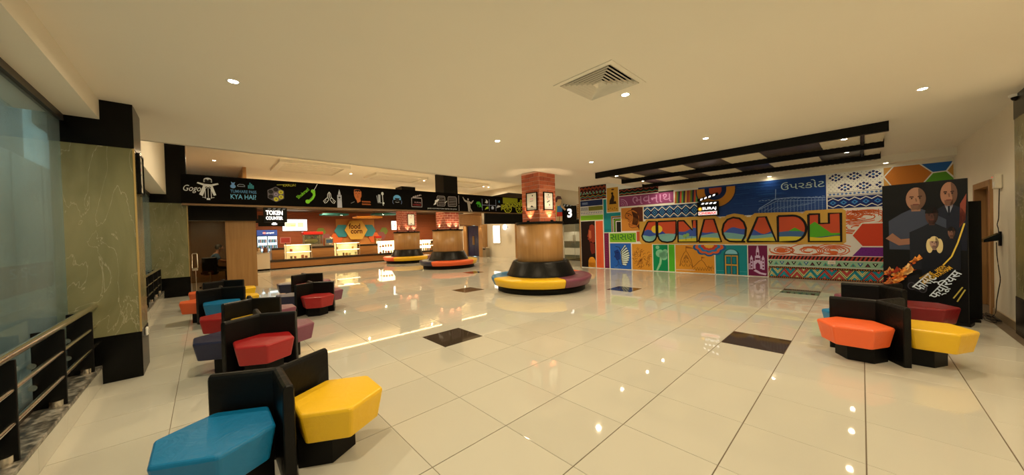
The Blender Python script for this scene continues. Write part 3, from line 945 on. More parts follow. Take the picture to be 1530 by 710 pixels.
panel('mural_ground', 'cream dividing lines of the mural', base_white)
def p_leftbands(a):
    a.rect(.02, 2.60, 1.11, 3.12, BLK, 1)
    bandzig(a, .02, 1.11, 2.60, 2.80, BLK, [RED, TEAL, GOLD], 5, 1, .02)
    bandzig(a, .02, 1.11, 2.80, 2.95, (150, 50, 40), [WHT], 9, 1, .018); tri_row(a, .02, 1.11, 2.82, 2.93, 16, [(60, 150, 100), BLK], 3)
    bandzig(a, .02, 1.11, 2.95, 3.11, BLK, [RED, RED], 7, 1, .02)
    a.rect(.02, 2.36, .96, 2.58, NAVY, 1); a.line([(.1, 2.44), (.34, 2.44), (.34, 2.5), (.1, 2.5), (.1, 2.47), (.34, 2.47)], .012, (150, 160, 190), 2)
    a.rect(.02, 2.18, .36, 2.34, (170, 165, 150), 1)
    for i in range(7):
        a.line([(.05 + i * .045, 2.2), (.07 + i * .045, 2.31)], .012, BRN, 2)
    a.rect(.37, 2.18, .96, 2.34, (112, 104, 32), 1)
    a.rect(.02, 2.03, .96, 2.165, WHT, 1)
    for i in range(13):
        u = .055 + i * .072
        a.poly([(u - .028, 2.1), (u, 2.07), (u + .028, 2.1), (u, 2.13)], (40, 60, 110), 2)
    a.line([(.02, 2.045), (.96, 2.045)], .012, NAVY, 2); a.line([(.02, 2.15), (.96, 2.15)], .012, NAVY, 2)
    a.rect(.02, 1.82, .96, 2.01, LIM, 1)
panel('mural_panel', 'stacked woven bands at the left end of the mural', p_leftbands)
def p_statue(a):
    a.rect(.02, .02, .62, 1.79, (30, 12, 8), 1)
    a.poly([(.40, 1.62), (.50, 1.66), (.60, 1.60), (.61, 1.0), (.52, .95), (.44, 1.02), (.38, .98), (.37, 1.05), (.30, 1.10), (.34, 1.16), (.28, 1.20), (.33, 1.32), (.34, 1.45), (.38, 1.5)], (142, 48, 26), 2)
    a.poly([(.36, 1.44), (.45, 1.42), (.46, 1.16), (.40, 1.10), (.35, 1.18)], (186, 92, 50), 3)
    a.poly([(.40, .98), (.58, .92), (.6, .58), (.46, .52), (.4, .7)], (112, 34, 20), 2)
    a.circ(.46, .22, .2, (224, 142, 34), 3, ru=.15); a.rect(.31, .03, .61, .2, (224, 142, 34), 3)
    for i in range(5):
        a.line([(.34 + i * .055, .05), (.36 + i * .05, .36)], .012, (170, 84, 20), 4)
    a.rect(.65, .02, .945, 1.775, (226, 92, 44), 1)
    for i in range(8):
        a.line([(.70 + .02 * i, .1 + .05 * (i % 3)), (.705 + .02 * i, .5 + .1 * (i % 4))], .006, (206, 70, 34), 2)
    a.rect(.985, .02, 1.165, 1.315, MAR, 1)
    for i in range(14):
        a.line([(1.03, .1 + i * .085), (1.07, .14 + i * .085), (1.11, .1 + i * .085)], .008, (150, 60, 80), 2)
panel('mural_panel', 'black panel with a red carved profile', p_statue)
def p_gold(a):
    a.rect(1.13, 2.08, 1.565, 2.96, (200, 140, 44), 1)
    a.poly([(1.3, 2.9), (1.36, 2.92), (1.43, 2.9), (1.4, 2.86), (1.33, 2.86)], BRN, 2)
    a.poly([(1.22, 2.36), (1.5, 2.36), (1.47, 2.46), (1.4, 2.45), (1.42, 2.62), (1.37, 2.72), (1.32, 2.70), (1.3, 2.6), (1.24, 2.5)], (50, 30, 16), 2)
    a.circ(1.34, 2.75, .045, (50, 30, 16), 2)
    for i in range(5):
        a.circ(1.18 + .08 * i, 2.18 + .04 * (i % 2), .018, BRN, 2, 8)
    a.rect(.985, 1.34, 1.64, 2.05, TEAL, 1); a.rect(.985, 2.05, 1.105, 2.56, TEAL, 1)
    for k, c in enumerate([GOLD, NAVY, WHT, BLK, LIM, BLK, WHT, BLK]):
        a.rect(1.28 + k * .028, 1.345, 1.64, 1.92 - k * .03, c, 2 + k)
    for i in range(6):
        a.ring(1.03 + .04 * i, 1.42, .03, .006, (10, 90, 92), 2, 10)
panel('mural_panel', 'teal panel with a nested arch and a gold figure panel', p_gold)
def p_mauve(a):
    a.rect(1.6, 2.625, 2.95, 2.86, BLK, 1)
    bandzig(a, 1.6, 2.95, 2.64, 2.75, BLK, [RED, (60, 150, 100)], 7, 1, .016); bandzig(a, 1.6, 2.95, 2.75, 2.86, BLK, [RED], 7, 1, .016)
    a.rect(2.95, 2.60, 3.42, 2.64, BLK, 1)
    a.rect(1.6, 2.24, 3.415, 2.60, (140, 62, 92), 1)
    for r_ in (.05, .1, .16, .22):
        a.ring(1.66, 2.28, r_, .01, (205, 150, 170), 2, 14, -15, 95)
    for i in range(9):
        a.circ(1.69 + .2 * math.cos(R(i * 11)), 2.29 + .2 * math.sin(R(i * 11)), .014, (205, 150, 170), 2, 8)
    a.text('ભવનાથ', 2.08, 2.28, .27, (190, 130, 150), 3, width=1.27)
panel('mural_panel', 'mauve panel with large script letters', p_mauve)
def p_lion(a):
    a.rect(1.665, 1.37, 2.43, 2.185, (206, 126, 44), 1)
    a.poly([(2.05, 2.17), (2.28, 2.19), (2.42, 2.16), (2.42, 1.38), (2.30, 1.40), (2.2, 1.55), (2.12, 1.72), (2.02, 1.95), (2.0, 2.08)], (92, 44, 26), 2)
    a.poly([(1.84, 2.0), (1.95, 2.08), (2.1, 2.1), (2.22, 2.02), (2.3, 1.85), (2.3, 1.6), (2.2, 1.5), (2.05, 1.47), (1.95, 1.52), (1.93, 1.62), (1.98, 1.68), (1.9, 1.72), (1.93, 1.78), (1.82, 1.82), (1.80, 1.92)], (196, 110, 40), 3)
    for i in range(11):
        t_ = i / 10
        a.line([(2.04 + .2 * t_, 2.06 - .1 * t_), (2.1 + .18 * t_, 1.85 - .1 * t_), (2.05 + .16 * t_, 1.6 - .05 * t_)], .016, (66, 32, 16), 4)
    a.line([(1.85, 1.99), (1.98, 1.96), (2.05, 1.9)], .024, (66, 32, 16), 4); a.circ(1.93, 1.91, .024, BLK, 5, 8); a.line([(1.84, 2.0), (1.95, 2.08), (2.1, 2.1), (2.22, 2.02), (2.3, 1.85), (2.3, 1.6), (2.2, 1.5), (2.05, 1.47), (1.95, 1.52), (1.93, 1.62), (1.98, 1.68), (1.9, 1.72), (1.93, 1.78), (1.82, 1.82), (1.80, 1.92)], .016, (66, 32, 16), 5, True)
    a.line([(1.81, 1.85), (1.87, 1.83), (1.92, 1.78), (2.0, 1.7), (2.04, 1.74)], .014, BRN, 4); a.line([(1.94, 1.6), (2.05, 1.56), (2.12, 1.62)], .012, BRN, 4)
    a.rect(2.195, 1.0, 2.44, 1.345, RED, 1)
    a.rect(1.205, .975, 2.17, 1.30, LIM, 1); a.text('સાસણ', 1.235, 1.01, .25, (24, 92, 40), 3, width=.90)
panel('mural_panel', 'orange panel with a brown lion head', p_lion)
def p_chief(a):
    a.rect(1.205, .02, 1.985, .935, BLU, 1)
    for i in range(9):
        t_ = i / 8
        u0, v0 = 1.60 + .05 * t_, .62 - .42 * t_
        u1, v1 = 1.78 + .13 * math.sin(t_ * 3), .84 - .66 * t_
        a.poly([(u0, v0 + .025), (u1 - .02, v1 + .035), (u1 + .03, v1), (u1 - .02, v1 - .03), (u0, v0 - .025)], (212, 214, 206), 2)
        a.line([(u0, v0 + .03), (u1 - .02, v1 + .04), (u1 + .035, v1), (u1 - .02, v1 - .035), (u0, v0 - .03)], .014, BLK, 3)
    a.line([(1.42, .82), (1.55, .8), (1.63, .62), (1.62, .4), (1.66, .15)], .02, BLK, 3)
    a.poly([(1.38, .66), (1.5, .72), (1.58, .6), (1.58, .36), (1.46, .32), (1.42, .42), (1.36, .44), (1.4, .52)], (26, 52, 110), 2)
    a.line([(1.36, .67), (1.41, .52), (1.36, .45), (1.42, .42), (1.43, .36), (1.5, .32), (1.5, .16), (1.4, .1)], .014, BLK, 3)
    a.line([(1.52, .3), (1.56, .16), (1.62, .12)], .012, BLK, 3); a.line([(1.44, .6), (1.52, .6)], .014, BLK, 3); a.line([(1.34, .07), (1.5, .06)], .006, (150, 180, 210), 3)
    a.rect(2.02, .02, 2.705, .915, (212, 138, 42), 1)
    rr = random.Random(3)
    for i in range(70):
        an = rr.random() * 6.28; ra = .30 * math.sqrt(rr.random()); u, v = 2.36 + ra * math.cos(an), .44 + 1.15 * ra * math.sin(an)
        a.line([(u + .05 * math.cos(an + k), v + .04 * math.sin(an + k * 1.3)) for k in (0, .8, 1.6, 2.4)], .012, (116, 60, 20), 2)
panel('mural_panel', 'blue panel with a feathered headdress drawing', p_chief)
def p_tree(a):
    a.rect(2.735, .02, 3.20, .885, GRN, 1)
    for u, v, r_ in ((2.95, .60, .13), (3.05, .56, .12), (3.12, .66, .08), (2.88, .8, .06), (3.08, .48, .1)):
        a.circ(u, v, r_, (128, 184, 130), 2)
    a.poly([(2.82, .03), (2.88, .03), (2.99, .26), (3.02, .5), (2.95, .5), (2.93, .3)], (140, 190, 132), 2)
    a.rect(3.225, .02, 3.405, .89, (86, 176, 40), 1)
    for i in range(5):
        a.line([(3.25 + i * .03, .06), (3.25 + i * .03, .8)], .006, (60, 140, 30), 2)
panel('mural_panel', 'green panel with a pale tree', p_tree)
def p_temple(a):
    a.rect(3.43, .02, 4.51, .885, (218, 140, 40), 1)
    L_ = (112, 60, 20)
    a.line([(3.55, .22), (3.6, .45), (3.68, .62), (3.74, .7), (3.8, .6), (3.88, .42), (3.92, .2)], .015, L_, 2)
    a.line([(3.74, .7), (3.74, .84)], .014, L_, 2); a.poly([(3.74, .84), (3.9, .80), (3.96, .76), (3.74, .78)], (150, 84, 26), 2)
    for k in range(3):
        for u in (3.6 + .07 * k, 3.72, 3.86 - .05 * k):
            a.line([(u - .05, .2 + .12 * k), (u, .3 + .13 * k), (u + .05, .2 + .12 * k)], .013, L_, 2)
    a.line([(3.9, .16), (4.0, .26), (4.1, .38), (4.17, .42), (4.24, .34), (4.3, .22), (4.44, .2)], .014, L_, 2)
    a.line([(4.17, .42), (4.17, .52)], .013, L_, 2); a.poly([(4.17, .52), (4.28, .49), (4.17, .47)], (150, 84, 26), 2)
    for k in range(7):
        u = 3.95 + .07 * k
        a.line([(u, .1), (u + .03, .2), (u + .06, .1)], .013, L_, 2)
    for u in (4.36, 4.45):
        a.line([(u - .03, .16), (u, .26), (u + .03, .16)], .013, L_, 2)
    for k in range(12):
        a.ring(3.47 + .045 * k, .085, .02, .008, WHT, 3, 8, 0, 230)
    # mandala half
    for r_, c, l_ in ((.40, (30, 86, 128), 3), (.34, (208, 90, 40), 4), (.27, (40, 110, 150), 5), (.2, (190, 60, 40), 6), (.12, (224, 160, 50), 7)):
        pts = []
        for i in range(41):
            an = 180 + 180 * i / 40; rr_ = r_ * (1 + .14 * abs(math.sin(R(an * 5))))
            pts.append((4.375 + rr_ * math.cos(R(an)), .885 + .78 * rr_ * math.sin(R(an))))
        a.poly(pts, c, l_)
panel('mural_panel', 'orange panel with temple outlines and a flower mandala', p_temple)
def p_door(a):
    a.rect(4.54, .02, 5.315, .875, TEAL, 1)
    a.rect(4.745, .02, 5.125, .60, (24, 84, 80), 2); a.circ(4.935, .60, .17, (24, 84, 80), 2, ru=.19, a0=0, a1=180)
    a.circ(4.935, .62, .13, (130, 186, 180), 3, ru=.15, a0=0, a1=180)
    a.rect(4.78, .02, 5.09, .58, (210, 150, 44), 3)
    for (u0, u1) in ((4.805, 4.925), (4.945, 5.065)):
        a.rect(u0, .32, u1, .55, (16, 92, 92), 4); a.rect(u0, .03, u1, .28, (16, 92, 92), 4)
        a.rect(u0 + .03, .35, u1 - .03, .52, (26, 120, 116), 5); a.rect(u0 + .03, .05, u1 - .03, .25, (26, 120, 116), 5)
    a.line([(4.935, .02), (4.935, .58)], .01, BRN, 5); a.line([(4.56, .12), (4.75, .12)], .006, (90, 170, 165), 3); a.line([(5.13, .12), (5.3, .12)], .006, (90, 170, 165), 3)
    a.rect(5.335, .02, 5.765, .87, MAR, 1)
    w = (208, 170, 186)
    a.poly([(5.45, .22), (5.65, .22), (5.65, .44), (5.61, .44), (5.61, .58), (5.585, .58), (5.585, .72), (5.56, .86), (5.54, .86), (5.515, .72), (5.515, .58), (5.49, .58), (5.49, .44), (5.45, .44)], w, 2)
    a.poly([(5.5, .22), (5.60, .22), (5.60, .34), (5.55, .4), (5.5, .34)], MAR, 3)
    for u in (5.41, 5.67):
        a.rect(u - .03, .2, u + .03, .5, w, 2); a.poly([(u - .035, .5), (u + .035, .5), (u, .6)], w, 2)
        for k in range(3):
            a.rect(u - .015, .24 + .09 * k, u + .015, .29 + .09 * k, MAR, 3)
    a.rect(5.50, .47, 5.60, .52, MAR, 3); a.rect(5.53, .6, 5.57, .68, MAR, 3)
    a.poly([(5.345, .2), (5.4, .2), (5.4, .36), (5.345, .36)], w, 2); a.line([(5.36, .22), (5.36, .34), (5.385, .34), (5.385, .22)], .01, MAR, 3)
    a.poly([(5.5, .2), (5.62, .12), (5.74, .1), (5.72, .05), (5.58, .08), (5.45, .16)], w, 2)
panel('mural_panel', 'teal panel with an arched yellow door and a tower panel', p_door)
def p_zig(a):
    a.rect(2.46, 1.755, 4.12, 2.17, NAVY, 1)
    n = 7; w = 1.66 / n
    for i in range(n):
        u = 2.46 + w * (i + .5)
        a.poly([(u - w * .36, 1.963), (u, 1.963 - .115), (u + w * .36, 1.963), (u, 1.963 + .115)], (58, 110, 140), 2)
        a.poly([(u - w * .2, 1.963), (u, 1.963 - .07), (u + w * .2, 1.963), (u, 1.963 + .07)], (16, 24, 44), 3)
        a.poly([(u - w * .09, 1.963), (u, 1.963 - .04), (u + w * .09, 1.963), (u, 1.963 + .04)], (70, 130, 160), 4)
    for s_ in (1, -1):
        for hi, lo, w_, c in ((.165, .055, .03, WHT), (.20, .115, .022, (58, 110, 140))):
            a.line([(2.46 + w * .5 * k, 1.963 + s_ * (hi if k % 2 else lo)) for k in range(2 * n + 1)], w_, c, 5)
    cols = [(178, 92, 40), (96, 116, 40), (40, 44, 60), (196, 80, 44), (96, 146, 60), (58, 40, 50), (206, 150, 60), (150, 60, 50)]
    for i in range(14):
        u = 3.44 + .05 * i
        a.poly([(u + .02 * k / 6, 2.205 + (2.585 - 2.205) * k / 6) for k in range(7)][::-1] + [(u + .05 + .02 * k / 6, 2.205 + (2.585 - 2.205) * k / 6) for k in range(7)], cols[i % 8], 1)
panel('mural_panel', 'navy zigzag band and striped arc of the mural', p_zig)
def p_blue(a):
    a.rect(4.12, 1.72, 6.945, 2.63, (26, 58, 108), 1)
    rr = random.Random(5)
    for i in range(64):
        v = 1.95 + .66 * rr.random(); u = 4.95 + .9 * rr.random(); w_ = .15 + .5 * rr.random()
        a.line([(u, v), (min(6.2, u + w_), v + .004)], .008, (44, 88, 138) if i % 2 else (16, 40, 84), 2)
    for r_, c, l_ in ((.52, (26, 40, 70), 3), (.49, (206, 130, 40), 4), (.28, (24, 40, 74), 5), (.16, (190, 78, 44), 6)):
        pts = [(4.57 + r_ * math.cos(R(180 + 12 * i)), 2.50 + r_ * math.sin(R(180 + 12 * i))) for i in range(16)]
        a.poly(pts + [(4.57 + r_, 2.58), (4.57 - r_, 2.58)], c, l_)
    w = (140, 158, 176)
    a.line([(5.60, 1.88), (5.95, 2.12), (6.3, 2.13), (6.93, 2.06)], .018, w, 3); a.line([(5.58, 1.84), (5.98, 2.06), (6.93, 2.01)], .012, w, 3)
    a.line([(5.96, 2.1), (5.97, 2.38)], .014, w, 3)
    for i in range(20):
        u = 5.6 + .067 * i; top = 1.86 + min(.22, (u - 5.6) * .55)
        a.line([(u, 1.76), (u, top)], .006, w, 3)
        a.line([(u, 2.09 + .02 * (i % 2)), (u + .05, 2.10)], .012, w, 3)
    for k in range(9):
        a.line([(5.7 + .1 * k, 1.80 + .012 * k), (5.8 + .12 * k, 1.88 + .012 * k)], .007, w, 3); a.line([(5.95, 1.78 + .03 * k), (6.92, 1.80 + .025 * k)], .004, (100, 124, 158), 3)
    a.text('ઉપરકોટ', 6.08, 2.34, .21, (196, 206, 206), 4, width=.84)
panel('mural_panel', 'dark blue panel with a line drawn fort', p_blue)
def p_knit(a):
    a.rect(6.97, 1.77, 7.895, 2.625, WHT, 1)
    N2 = (26, 40, 86)
    for k in range(3):
        u = 7.12 + .31 * k
        for v in (2.53, 2.28):
            uu = u + (.155 if v < 2.4 else 0)
            for dx, dy in ((0, 0), (.055, .045), (-.055, .045), (.055, -.045), (-.055, -.045), (.1, 0), (-.1, 0), (0, .07), (0, -.07)):
                if uu + dx < 7.86 and v + dy < 2.61:
                    a.poly([(uu + dx - .032, v + dy), (uu + dx, v + dy - .03), (uu + dx + .032, v + dy), (uu + dx, v + dy + .03)], N2 if (dx, dy) != (0, 0) else (50, 100, 150), 2)
    for i in range(26):
        for j in range(9):
            u = 6.99 + .035 * i; v = 2.2 + .05 * j
            if (i + j) % 2 == 0 and u < 7.88:
                a.rect(u, v, u + .011, v + .013, N2, 2)
    for i in range(13):
        u = 7.0 + .07 * i
        a.poly([(u - .02, 2.125), (u + .014, 2.1), (u + .048, 2.125), (u + .014, 2.15)], (70, 100, 140), 2)
    for v in (2.165, 2.085, 2.06):
        a.line([(6.97, v), (7.895, v)], .009, N2, 3)
    a.rect(6.97, 1.775, 7.895, 2.05, N2, 2)
    n = 5; w_ = .925 / n
    for i in range(n):
        u = 6.97 + w_ * (i + .5)
        a.poly([(u - .06, 1.915), (u, 1.86), (u + .06, 1.915), (u, 1.97)], (60, 120, 160), 4); a.poly([(u - .025, 1.915), (u, 1.89), (u + .025, 1.915), (u, 1.94)], N2, 5)
    for off in (-.085, .085):
        a.line([(6.97 + w_ * .5 * k, 1.915 + off + (.03 if (k % 2 == 0) == (off < 0) else -.03)) for k in range(2 * n + 1)], .02, WHT, 4)
panel('mural_panel', 'white panel with navy knitted pattern', p_knit)
def p_hex(a):
    a.rect(7.9, 0, LEN, 2.645, (200, 140, 60), 1)
    W_ = WHT
    a.poly([(7.9, 2.44), (8.05, 2.645), (8.42, 2.645), (8.6, 2.44), (8.42, 2.15), (8.05, 2.15)], (196, 112, 40), 3); a.line([(7.9, 2.44), (8.05, 2.66), (8.42, 2.66), (8.6, 2.44), (8.42, 2.15), (8.05, 2.15)], .025, W_, 4, True)
    a.poly([(8.42, 2.645), (8.46, 2.645), (8.86, 2.645), (8.78, 2.45), (8.6, 2.44)], (44, 92, 140), 2); a.poly([(8.6, 2.44), (8.78, 2.45), (8.93, 2.2), (8.86, 1.9), (8.42, 1.9), (8.42, 2.15)], (92, 146, 40), 2)
    a.line([(8.6, 2.44), (8.78, 2.45), (8.88, 2.645)], .025, W_, 4); a.line([(8.78, 2.45), (8.94, 2.2)], .025, W_, 4)
    a.hexa(8.24, 1.75, .38, (110, 60, 120), 2); a.hexa(8.6, 1.2, .38, (60, 120, 70), 2); a.rect(7.9, 0, LEN, .6, (90, 40, 50), 2)
    a.rect(5.79, .605, 7.895, 1.745, (228, 208, 178), 1)
    rr = random.Random(11); O_ = (214, 96, 44)
    for (u, v, r_) in ((6.08, .75, .22), (6.6, .74, .3), (7.05, .76, .26), (7.6, 1.55, .34), (7.45, 1.3, .3), (7.35, 1.62, .2)):
        for k in range(6):
            q = r_ * (1 - .15 * k); a0 = rr.random() * 360
            pts = [(u + 1.4 * q * math.cos(R(a0 + 28 * i)) * (1 - .03 * i), v + .62 * q * math.sin(R(a0 + 28 * i)) * (1 - .03 * i)) for i in range(10)]
            pts = [(min(max(x, 5.82), 7.87), min(max(y, .63), 1.72)) for x, y in pts]
            a.line(pts, .022, O_, 2)
    for k in range(7):
        a.line([(7.3 + .085 * k, 1.72), (7.45 + .06 * k, 1.62 - .01 * k), (7.7 + .02 * k, 1.68)], .012, O_, 2)
    a.circ(6.06, .76, .05, O_, 3, ru=.1); a.circ(7.06, .70, .04, O_, 3, ru=.08)
    a.poly([(7.39, 1.11), (7.55, 1.385), (7.895, 1.385), (7.895, .855), (7.55, .855)], (206, 66, 36), 4); a.line([(7.895, 1.4), (7.545, 1.4), (7.375, 1.11), (7.545, .845), (7.895, .845)], .03, W_, 5)
    a.poly([(7.38, .62), (7.53, .835), (7.895, .835), (7.895, .62)], (112, 40, 110), 4)
    for i in range(8):
        a.circ(7.5 + .05 * i, .68 + .04 * (i % 3), .006, (60, 20, 66), 5, 6)
panel('mural_panel', 'hexagon and orange swirl part of the mural', p_hex)
def p_bands(a):
    e = 8.0
    a.rect(5.785, .50, e, .605, (176, 60, 44), 1)
    for i in range(30):
        u = 5.79 + .072 * i
        a.poly([(u, .505), (u + .035, .505), (u + .075, .595), (u + .04, .595)], BLK, 2)
    a.rect(5.785, .325, e, .49, (150, 176, 130), 1)
    for i in range(18):
        u = 5.83 + .12 * i
        a.poly([(u - .05, .36), (u + .05, .36), (u, .45)] if i % 2 else [(u - .05, .45), (u, .36), (u + .05, .45)], [BLK, (70, 150, 120), (40, 90, 120), (60, 40, 40)][i % 4], 2)
        a.poly([(u - .02, .37), (u + .02, .37), (u, .41)] if i % 2 else [(u - .02, .44), (u, .4), (u + .02, .44)], [(210, 200, 160), (120, 60, 60)][i % 2], 3)
    a.line([(5.785, .322), (e, .322)], .014, WHT, 3)
    a.rect(5.785, 0, e, .315, BLK, 1)
    for i in range(52):
        u = 5.79 + .042 * i
        a.rect(u, .275 + .008 * (i % 2), u + .026, .292 + .008 * (i % 2), (196, 124, 44), 2); a.rect(u, .014, u + .026, .032, (196, 104, 44), 2)
    cc = [(206, 196, 120), (40, 150, 150), (206, 80, 66)]
    for i in range(9):
        u = 5.72 + .26 * i
        for k in range(4):
            w_ = .135 - .032 * k
            p = [(u - w_, .26 - .0 * k), (u, .26 - w_ * 1.45), (u + w_, .26)]
            q = [(u + .13 - w_, .045), (u + .13, .045 + w_ * 1.45), (u + .13 + w_, .045)]
            for g, s_ in ((p, 0), (q, 1)):
                g = [(min(max(x, 5.785), e), y) for x, y in g]
                a.poly(g, cc[(k + i + s_) % 3] if k % 2 == 0 or k == 3 else (cc[(k + i + s_ + 1) % 3]), 2 + k)
                a.line(g, .012, BLK, 2 + k)
panel('mural_panel', 'bright woven bands along the foot of the mural', p_bands)

# JUNAGADH lettering
def scene_fill(a, u0, u1, v0, v1, kind, l):
    a.rect(u0, v0, u1, v1, (204, 78, 42), l)
    N_ = 10
    us = [u0 + (u1 - u0) * i / N_ for i in range(N_ + 1)]
    def under(f, c, ll):
        a.poly([(u0, v0)] + [(u1, v0)] + [(u, max(v0, f(u))) for u in reversed(us)], c, ll)
    if kind == 'H':
        under(lambda u: 1.18 + .30 * max(0, 1 - abs(u - 6.72) / .3), (88, 164, 36), l + 1)
        under(lambda u: 1.06 + .14 * (u - 6.6), (60, 84, 96), l + 2)
        under(lambda u: 1.09 + .02 * math.sin(9 * u), YEL, l + 3); return
    if kind == 'D':
        under(lambda u: 1.12 + .22 * max(0, 1 - abs(u - 6.34) / .3), (88, 164, 36), l + 1)
    if kind not in 'DH':
        under(lambda u: 1.30 + .08 * math.sin(5.2 * u) + .04 * math.sin(13 * u), (66, 88, 150) if kind != 'U' else (50, 60, 140), l + 1)
    under(lambda u: 1.20 + .05 * math.sin(4.1 * u + 1), (124, 168, 150) if kind != 'D' else (70, 100, 130), l + 2)
    under(lambda u: 1.08 + .03 * math.sin(3.3 * u), (214, 190, 50), l + 3)
    if kind in 'JU':
        under(lambda u: 1.17 + .04 * math.sin(6 * u), (130, 176, 152), l + 4)
def p_letters(a):
    F_ = (206, 152, 60)
    a.poly([(2.30, 1.0), (2.36, .91), (7.22, .90), (7.28, .96), (7.28, 1.72), (7.22, 1.77), (6.56, 1.765), (6.50, 1.70), (6.40, 1.74), (5.95, 1.76), (5.50, 1.765), (5.43, 1.70), (5.36, 1.60), (5.25, 1.74), (5.03, 1.79), (4.85, 1.75), (4.72, 1.62), (4.62, 1.72), (4.55, 1.75), (3.45, 1.755), (2.55, 1.75), (2.44, 1.62), (2.30, 1.22)], F_, 8)
    L = 9; K = (26, 19, 16); w = .052
    # J
    scene_fill(a, 2.37, 2.86, .97, 1.665, 'J', L); a.circ(2.83, 1.40, .13, (240, 190, 50), L + 2, clip=9, a0=90, a1=270)
    a.poly([(2.30, 1.0), (2.37, 1.18), (2.60, 1.68), (2.30, 1.68)], F_, L + 6); a.poly([(2.33, .94), (2.60, .94), (2.5, .99), (2.42, 1.06), (2.37, 1.18), (2.33, 1.18)], F_, L + 6); a.poly([(2.62, .94), (2.9, .94), (2.88, 1.12), (2.84, 1.06), (2.76, .99)], F_, L + 6)
    a.line([(2.59, 1.665), (2.86, 1.665), (2.86, 1.15), (2.82, 1.06), (2.74, .99), (2.62, .97), (2.5, .99), (2.42, 1.06), (2.38, 1.18), (2.48, 1.45), (2.59, 1.665)], w, K, L + 7)
    # U
    scene_fill(a, 2.90, 3.47, .97, 1.655, 'U', L); a.circ(2.92, 1.40, .13, (240, 190, 50), L + 2, a0=-90, a1=90)
    a.poly([(2.87, .94), (3.12, .94), (3.02, .99), (2.94, 1.07), (2.9, 1.2), (2.87, 1.2)], F_, L + 6); a.poly([(3.26, .94), (3.5, .94), (3.5, 1.2), (3.47, 1.2), (3.43, 1.07), (3.36, .99)], F_, L + 6)
    a.line([(2.90, 1.655), (3.47, 1.655), (3.47, 1.2), (3.43, 1.07), (3.35, .99), (3.19, .965), (3.03, .99), (2.94, 1.07), (2.90, 1.2), (2.90, 1.655)], w, K, L + 7)
    # N
    scene_fill(a, 3.52, 4.06, .975, 1.645, 'N', L)
    a.poly([(3.70, 1.66), (3.94, 1.34), (3.94, 1.66)], F_, L + 6)
    a.circ(3.72, 1.16, .06, (140, 176, 90), L + 5); a.circ(3.8, 1.2, .05, (140, 176, 90), L + 5); a.line([(3.75, 1.02), (3.75, 1.14)], .01, K, L + 6); a.line([(3.90, 1.05), (3.93, 1.2)], .01, (90, 120, 70), L + 6)
    a.line([(3.52, 1.645), (3.70, 1.645), (3.94, 1.34), (3.94, 1.645), (4.06, 1.645), (4.06, .975), (3.52, .975), (3.52, 1.645)], w, K, L + 7)
    # A A
    for (x0, xa, xb, x1) in ((4.10, 4.27, 4.52, 4.70), (5.32, 5.57, 5.75, 5.96)):
        scene_fill(a, x0, x1, .975, 1.655, 'A', L)
        a.poly([(x0 - .02, .96), (x0, .97), (xa, 1.67), (x0 - .02, 1.67)], F_, L + 6); a.poly([(x1, .97), (x1 + .02, .96), (x1 + .02, 1.67), (xb, 1.67)], F_, L + 6)
        a.line([(x0, .975), (xa, 1.655), (xb, 1.655), (x1, .975), (x0, .975)], w, K, L + 7)
    # G
    scene_fill(a, 4.73, 5.30, .965, 1.68, 'G', L)
    for s_, q in ((1, 1), (1, -1), (-1, 1), (-1, -1)):
        cx, cy = 5.015, 1.322; rx, ry = .285, .358
        if (s_, q) == (1, -1): continue
        arc = [(cx + s_ * rx * math.cos(R(9 * i)), cy + q * ry * math.sin(R(9 * i))) for i in range(11)]
        a.poly(arc + [(cx + s_ * (rx + .02), cy + q * (ry + .02))], F_, L + 6)
    a.line([(5.28, .975), (5.05, .975), (4.9, .985), (4.8, 1.06), (4.74, 1.2), (4.73, 1.33), (4.77, 1.5), (4.86, 1.62), (5.0, 1.675), (5.15, 1.64), (5.25, 1.53), (5.30, 1.36), (5.28, 1.15), (5.2, .975)], w, K, L + 7)
    # D
    scene_fill(a, 6.0, 6.565, .97, 1.655, 'D', L)
    for q in (1, -1):
        arc = [(6.30 + .265 * math.cos(R(9 * i)), 1.312 + q * .343 * math.sin(R(9 * i))) for i in range(11)]
        a.poly(arc + [(6.59, 1.312 + q * .36)], F_, L + 6)
    a.line([(6.0, 1.655), (6.3, 1.655)] + [(6.30 + .265 * math.cos(R(75 - 15 * i)), 1.312 + .343 * math.sin(R(75 - 15 * i))) for i in range(11)] + [(6.3, .97), (6.0, .97), (6.0, 1.655)], w, K, L + 7)
    # H
    scene_fill(a, 6.61, 7.195, .97, 1.665, 'H', L)
    a.rect(6.81, 1.425, 6.985, 1.68, F_, L + 6)
    a.line([(6.61, 1.665), (6.81, 1.665), (6.81, 1.425), (6.985, 1.425), (6.985, 1.665), (7.195, 1.665), (7.195, .97), (6.61, .97), (6.61, 1.665)], w, K, L + 7)
panel('mural_lettering', 'large outlined landscape letters across the middle of the mural', p_letters)
# narrow timber edge at the mural's left end
te = MB(); te.rings([[MW(-.045, 0, -.01), MW(.005, 0, -.01), MW(.005, 0, .25), MW(-.045, 0, .25)], [MW(-.045, 3.2, -.01), MW(.005, 3.2, -.01), MW(.005, 3.2, .25), MW(-.045, 3.2, .25)]])
struct('trim_1', te, M_WOOD)
so = MB(); so.box(-.07, .07, -.012, 0, -.045, .045, b=.005)
so_ = tag(so.build('wall_socket', M_WHITE), 'cream wall socket on the woven bands of the mural', 'socket'); so_.location = MW(7.02, .45, -.012); so_.rotation_euler = (0, 0, math.atan2(DIR.y, DIR.x))
MB().box(-.04, .04, -.017, -.012, -.02, .02).build('switch_rocker', mat('cream_plastic', (.7, .66, .55), .4), so_)

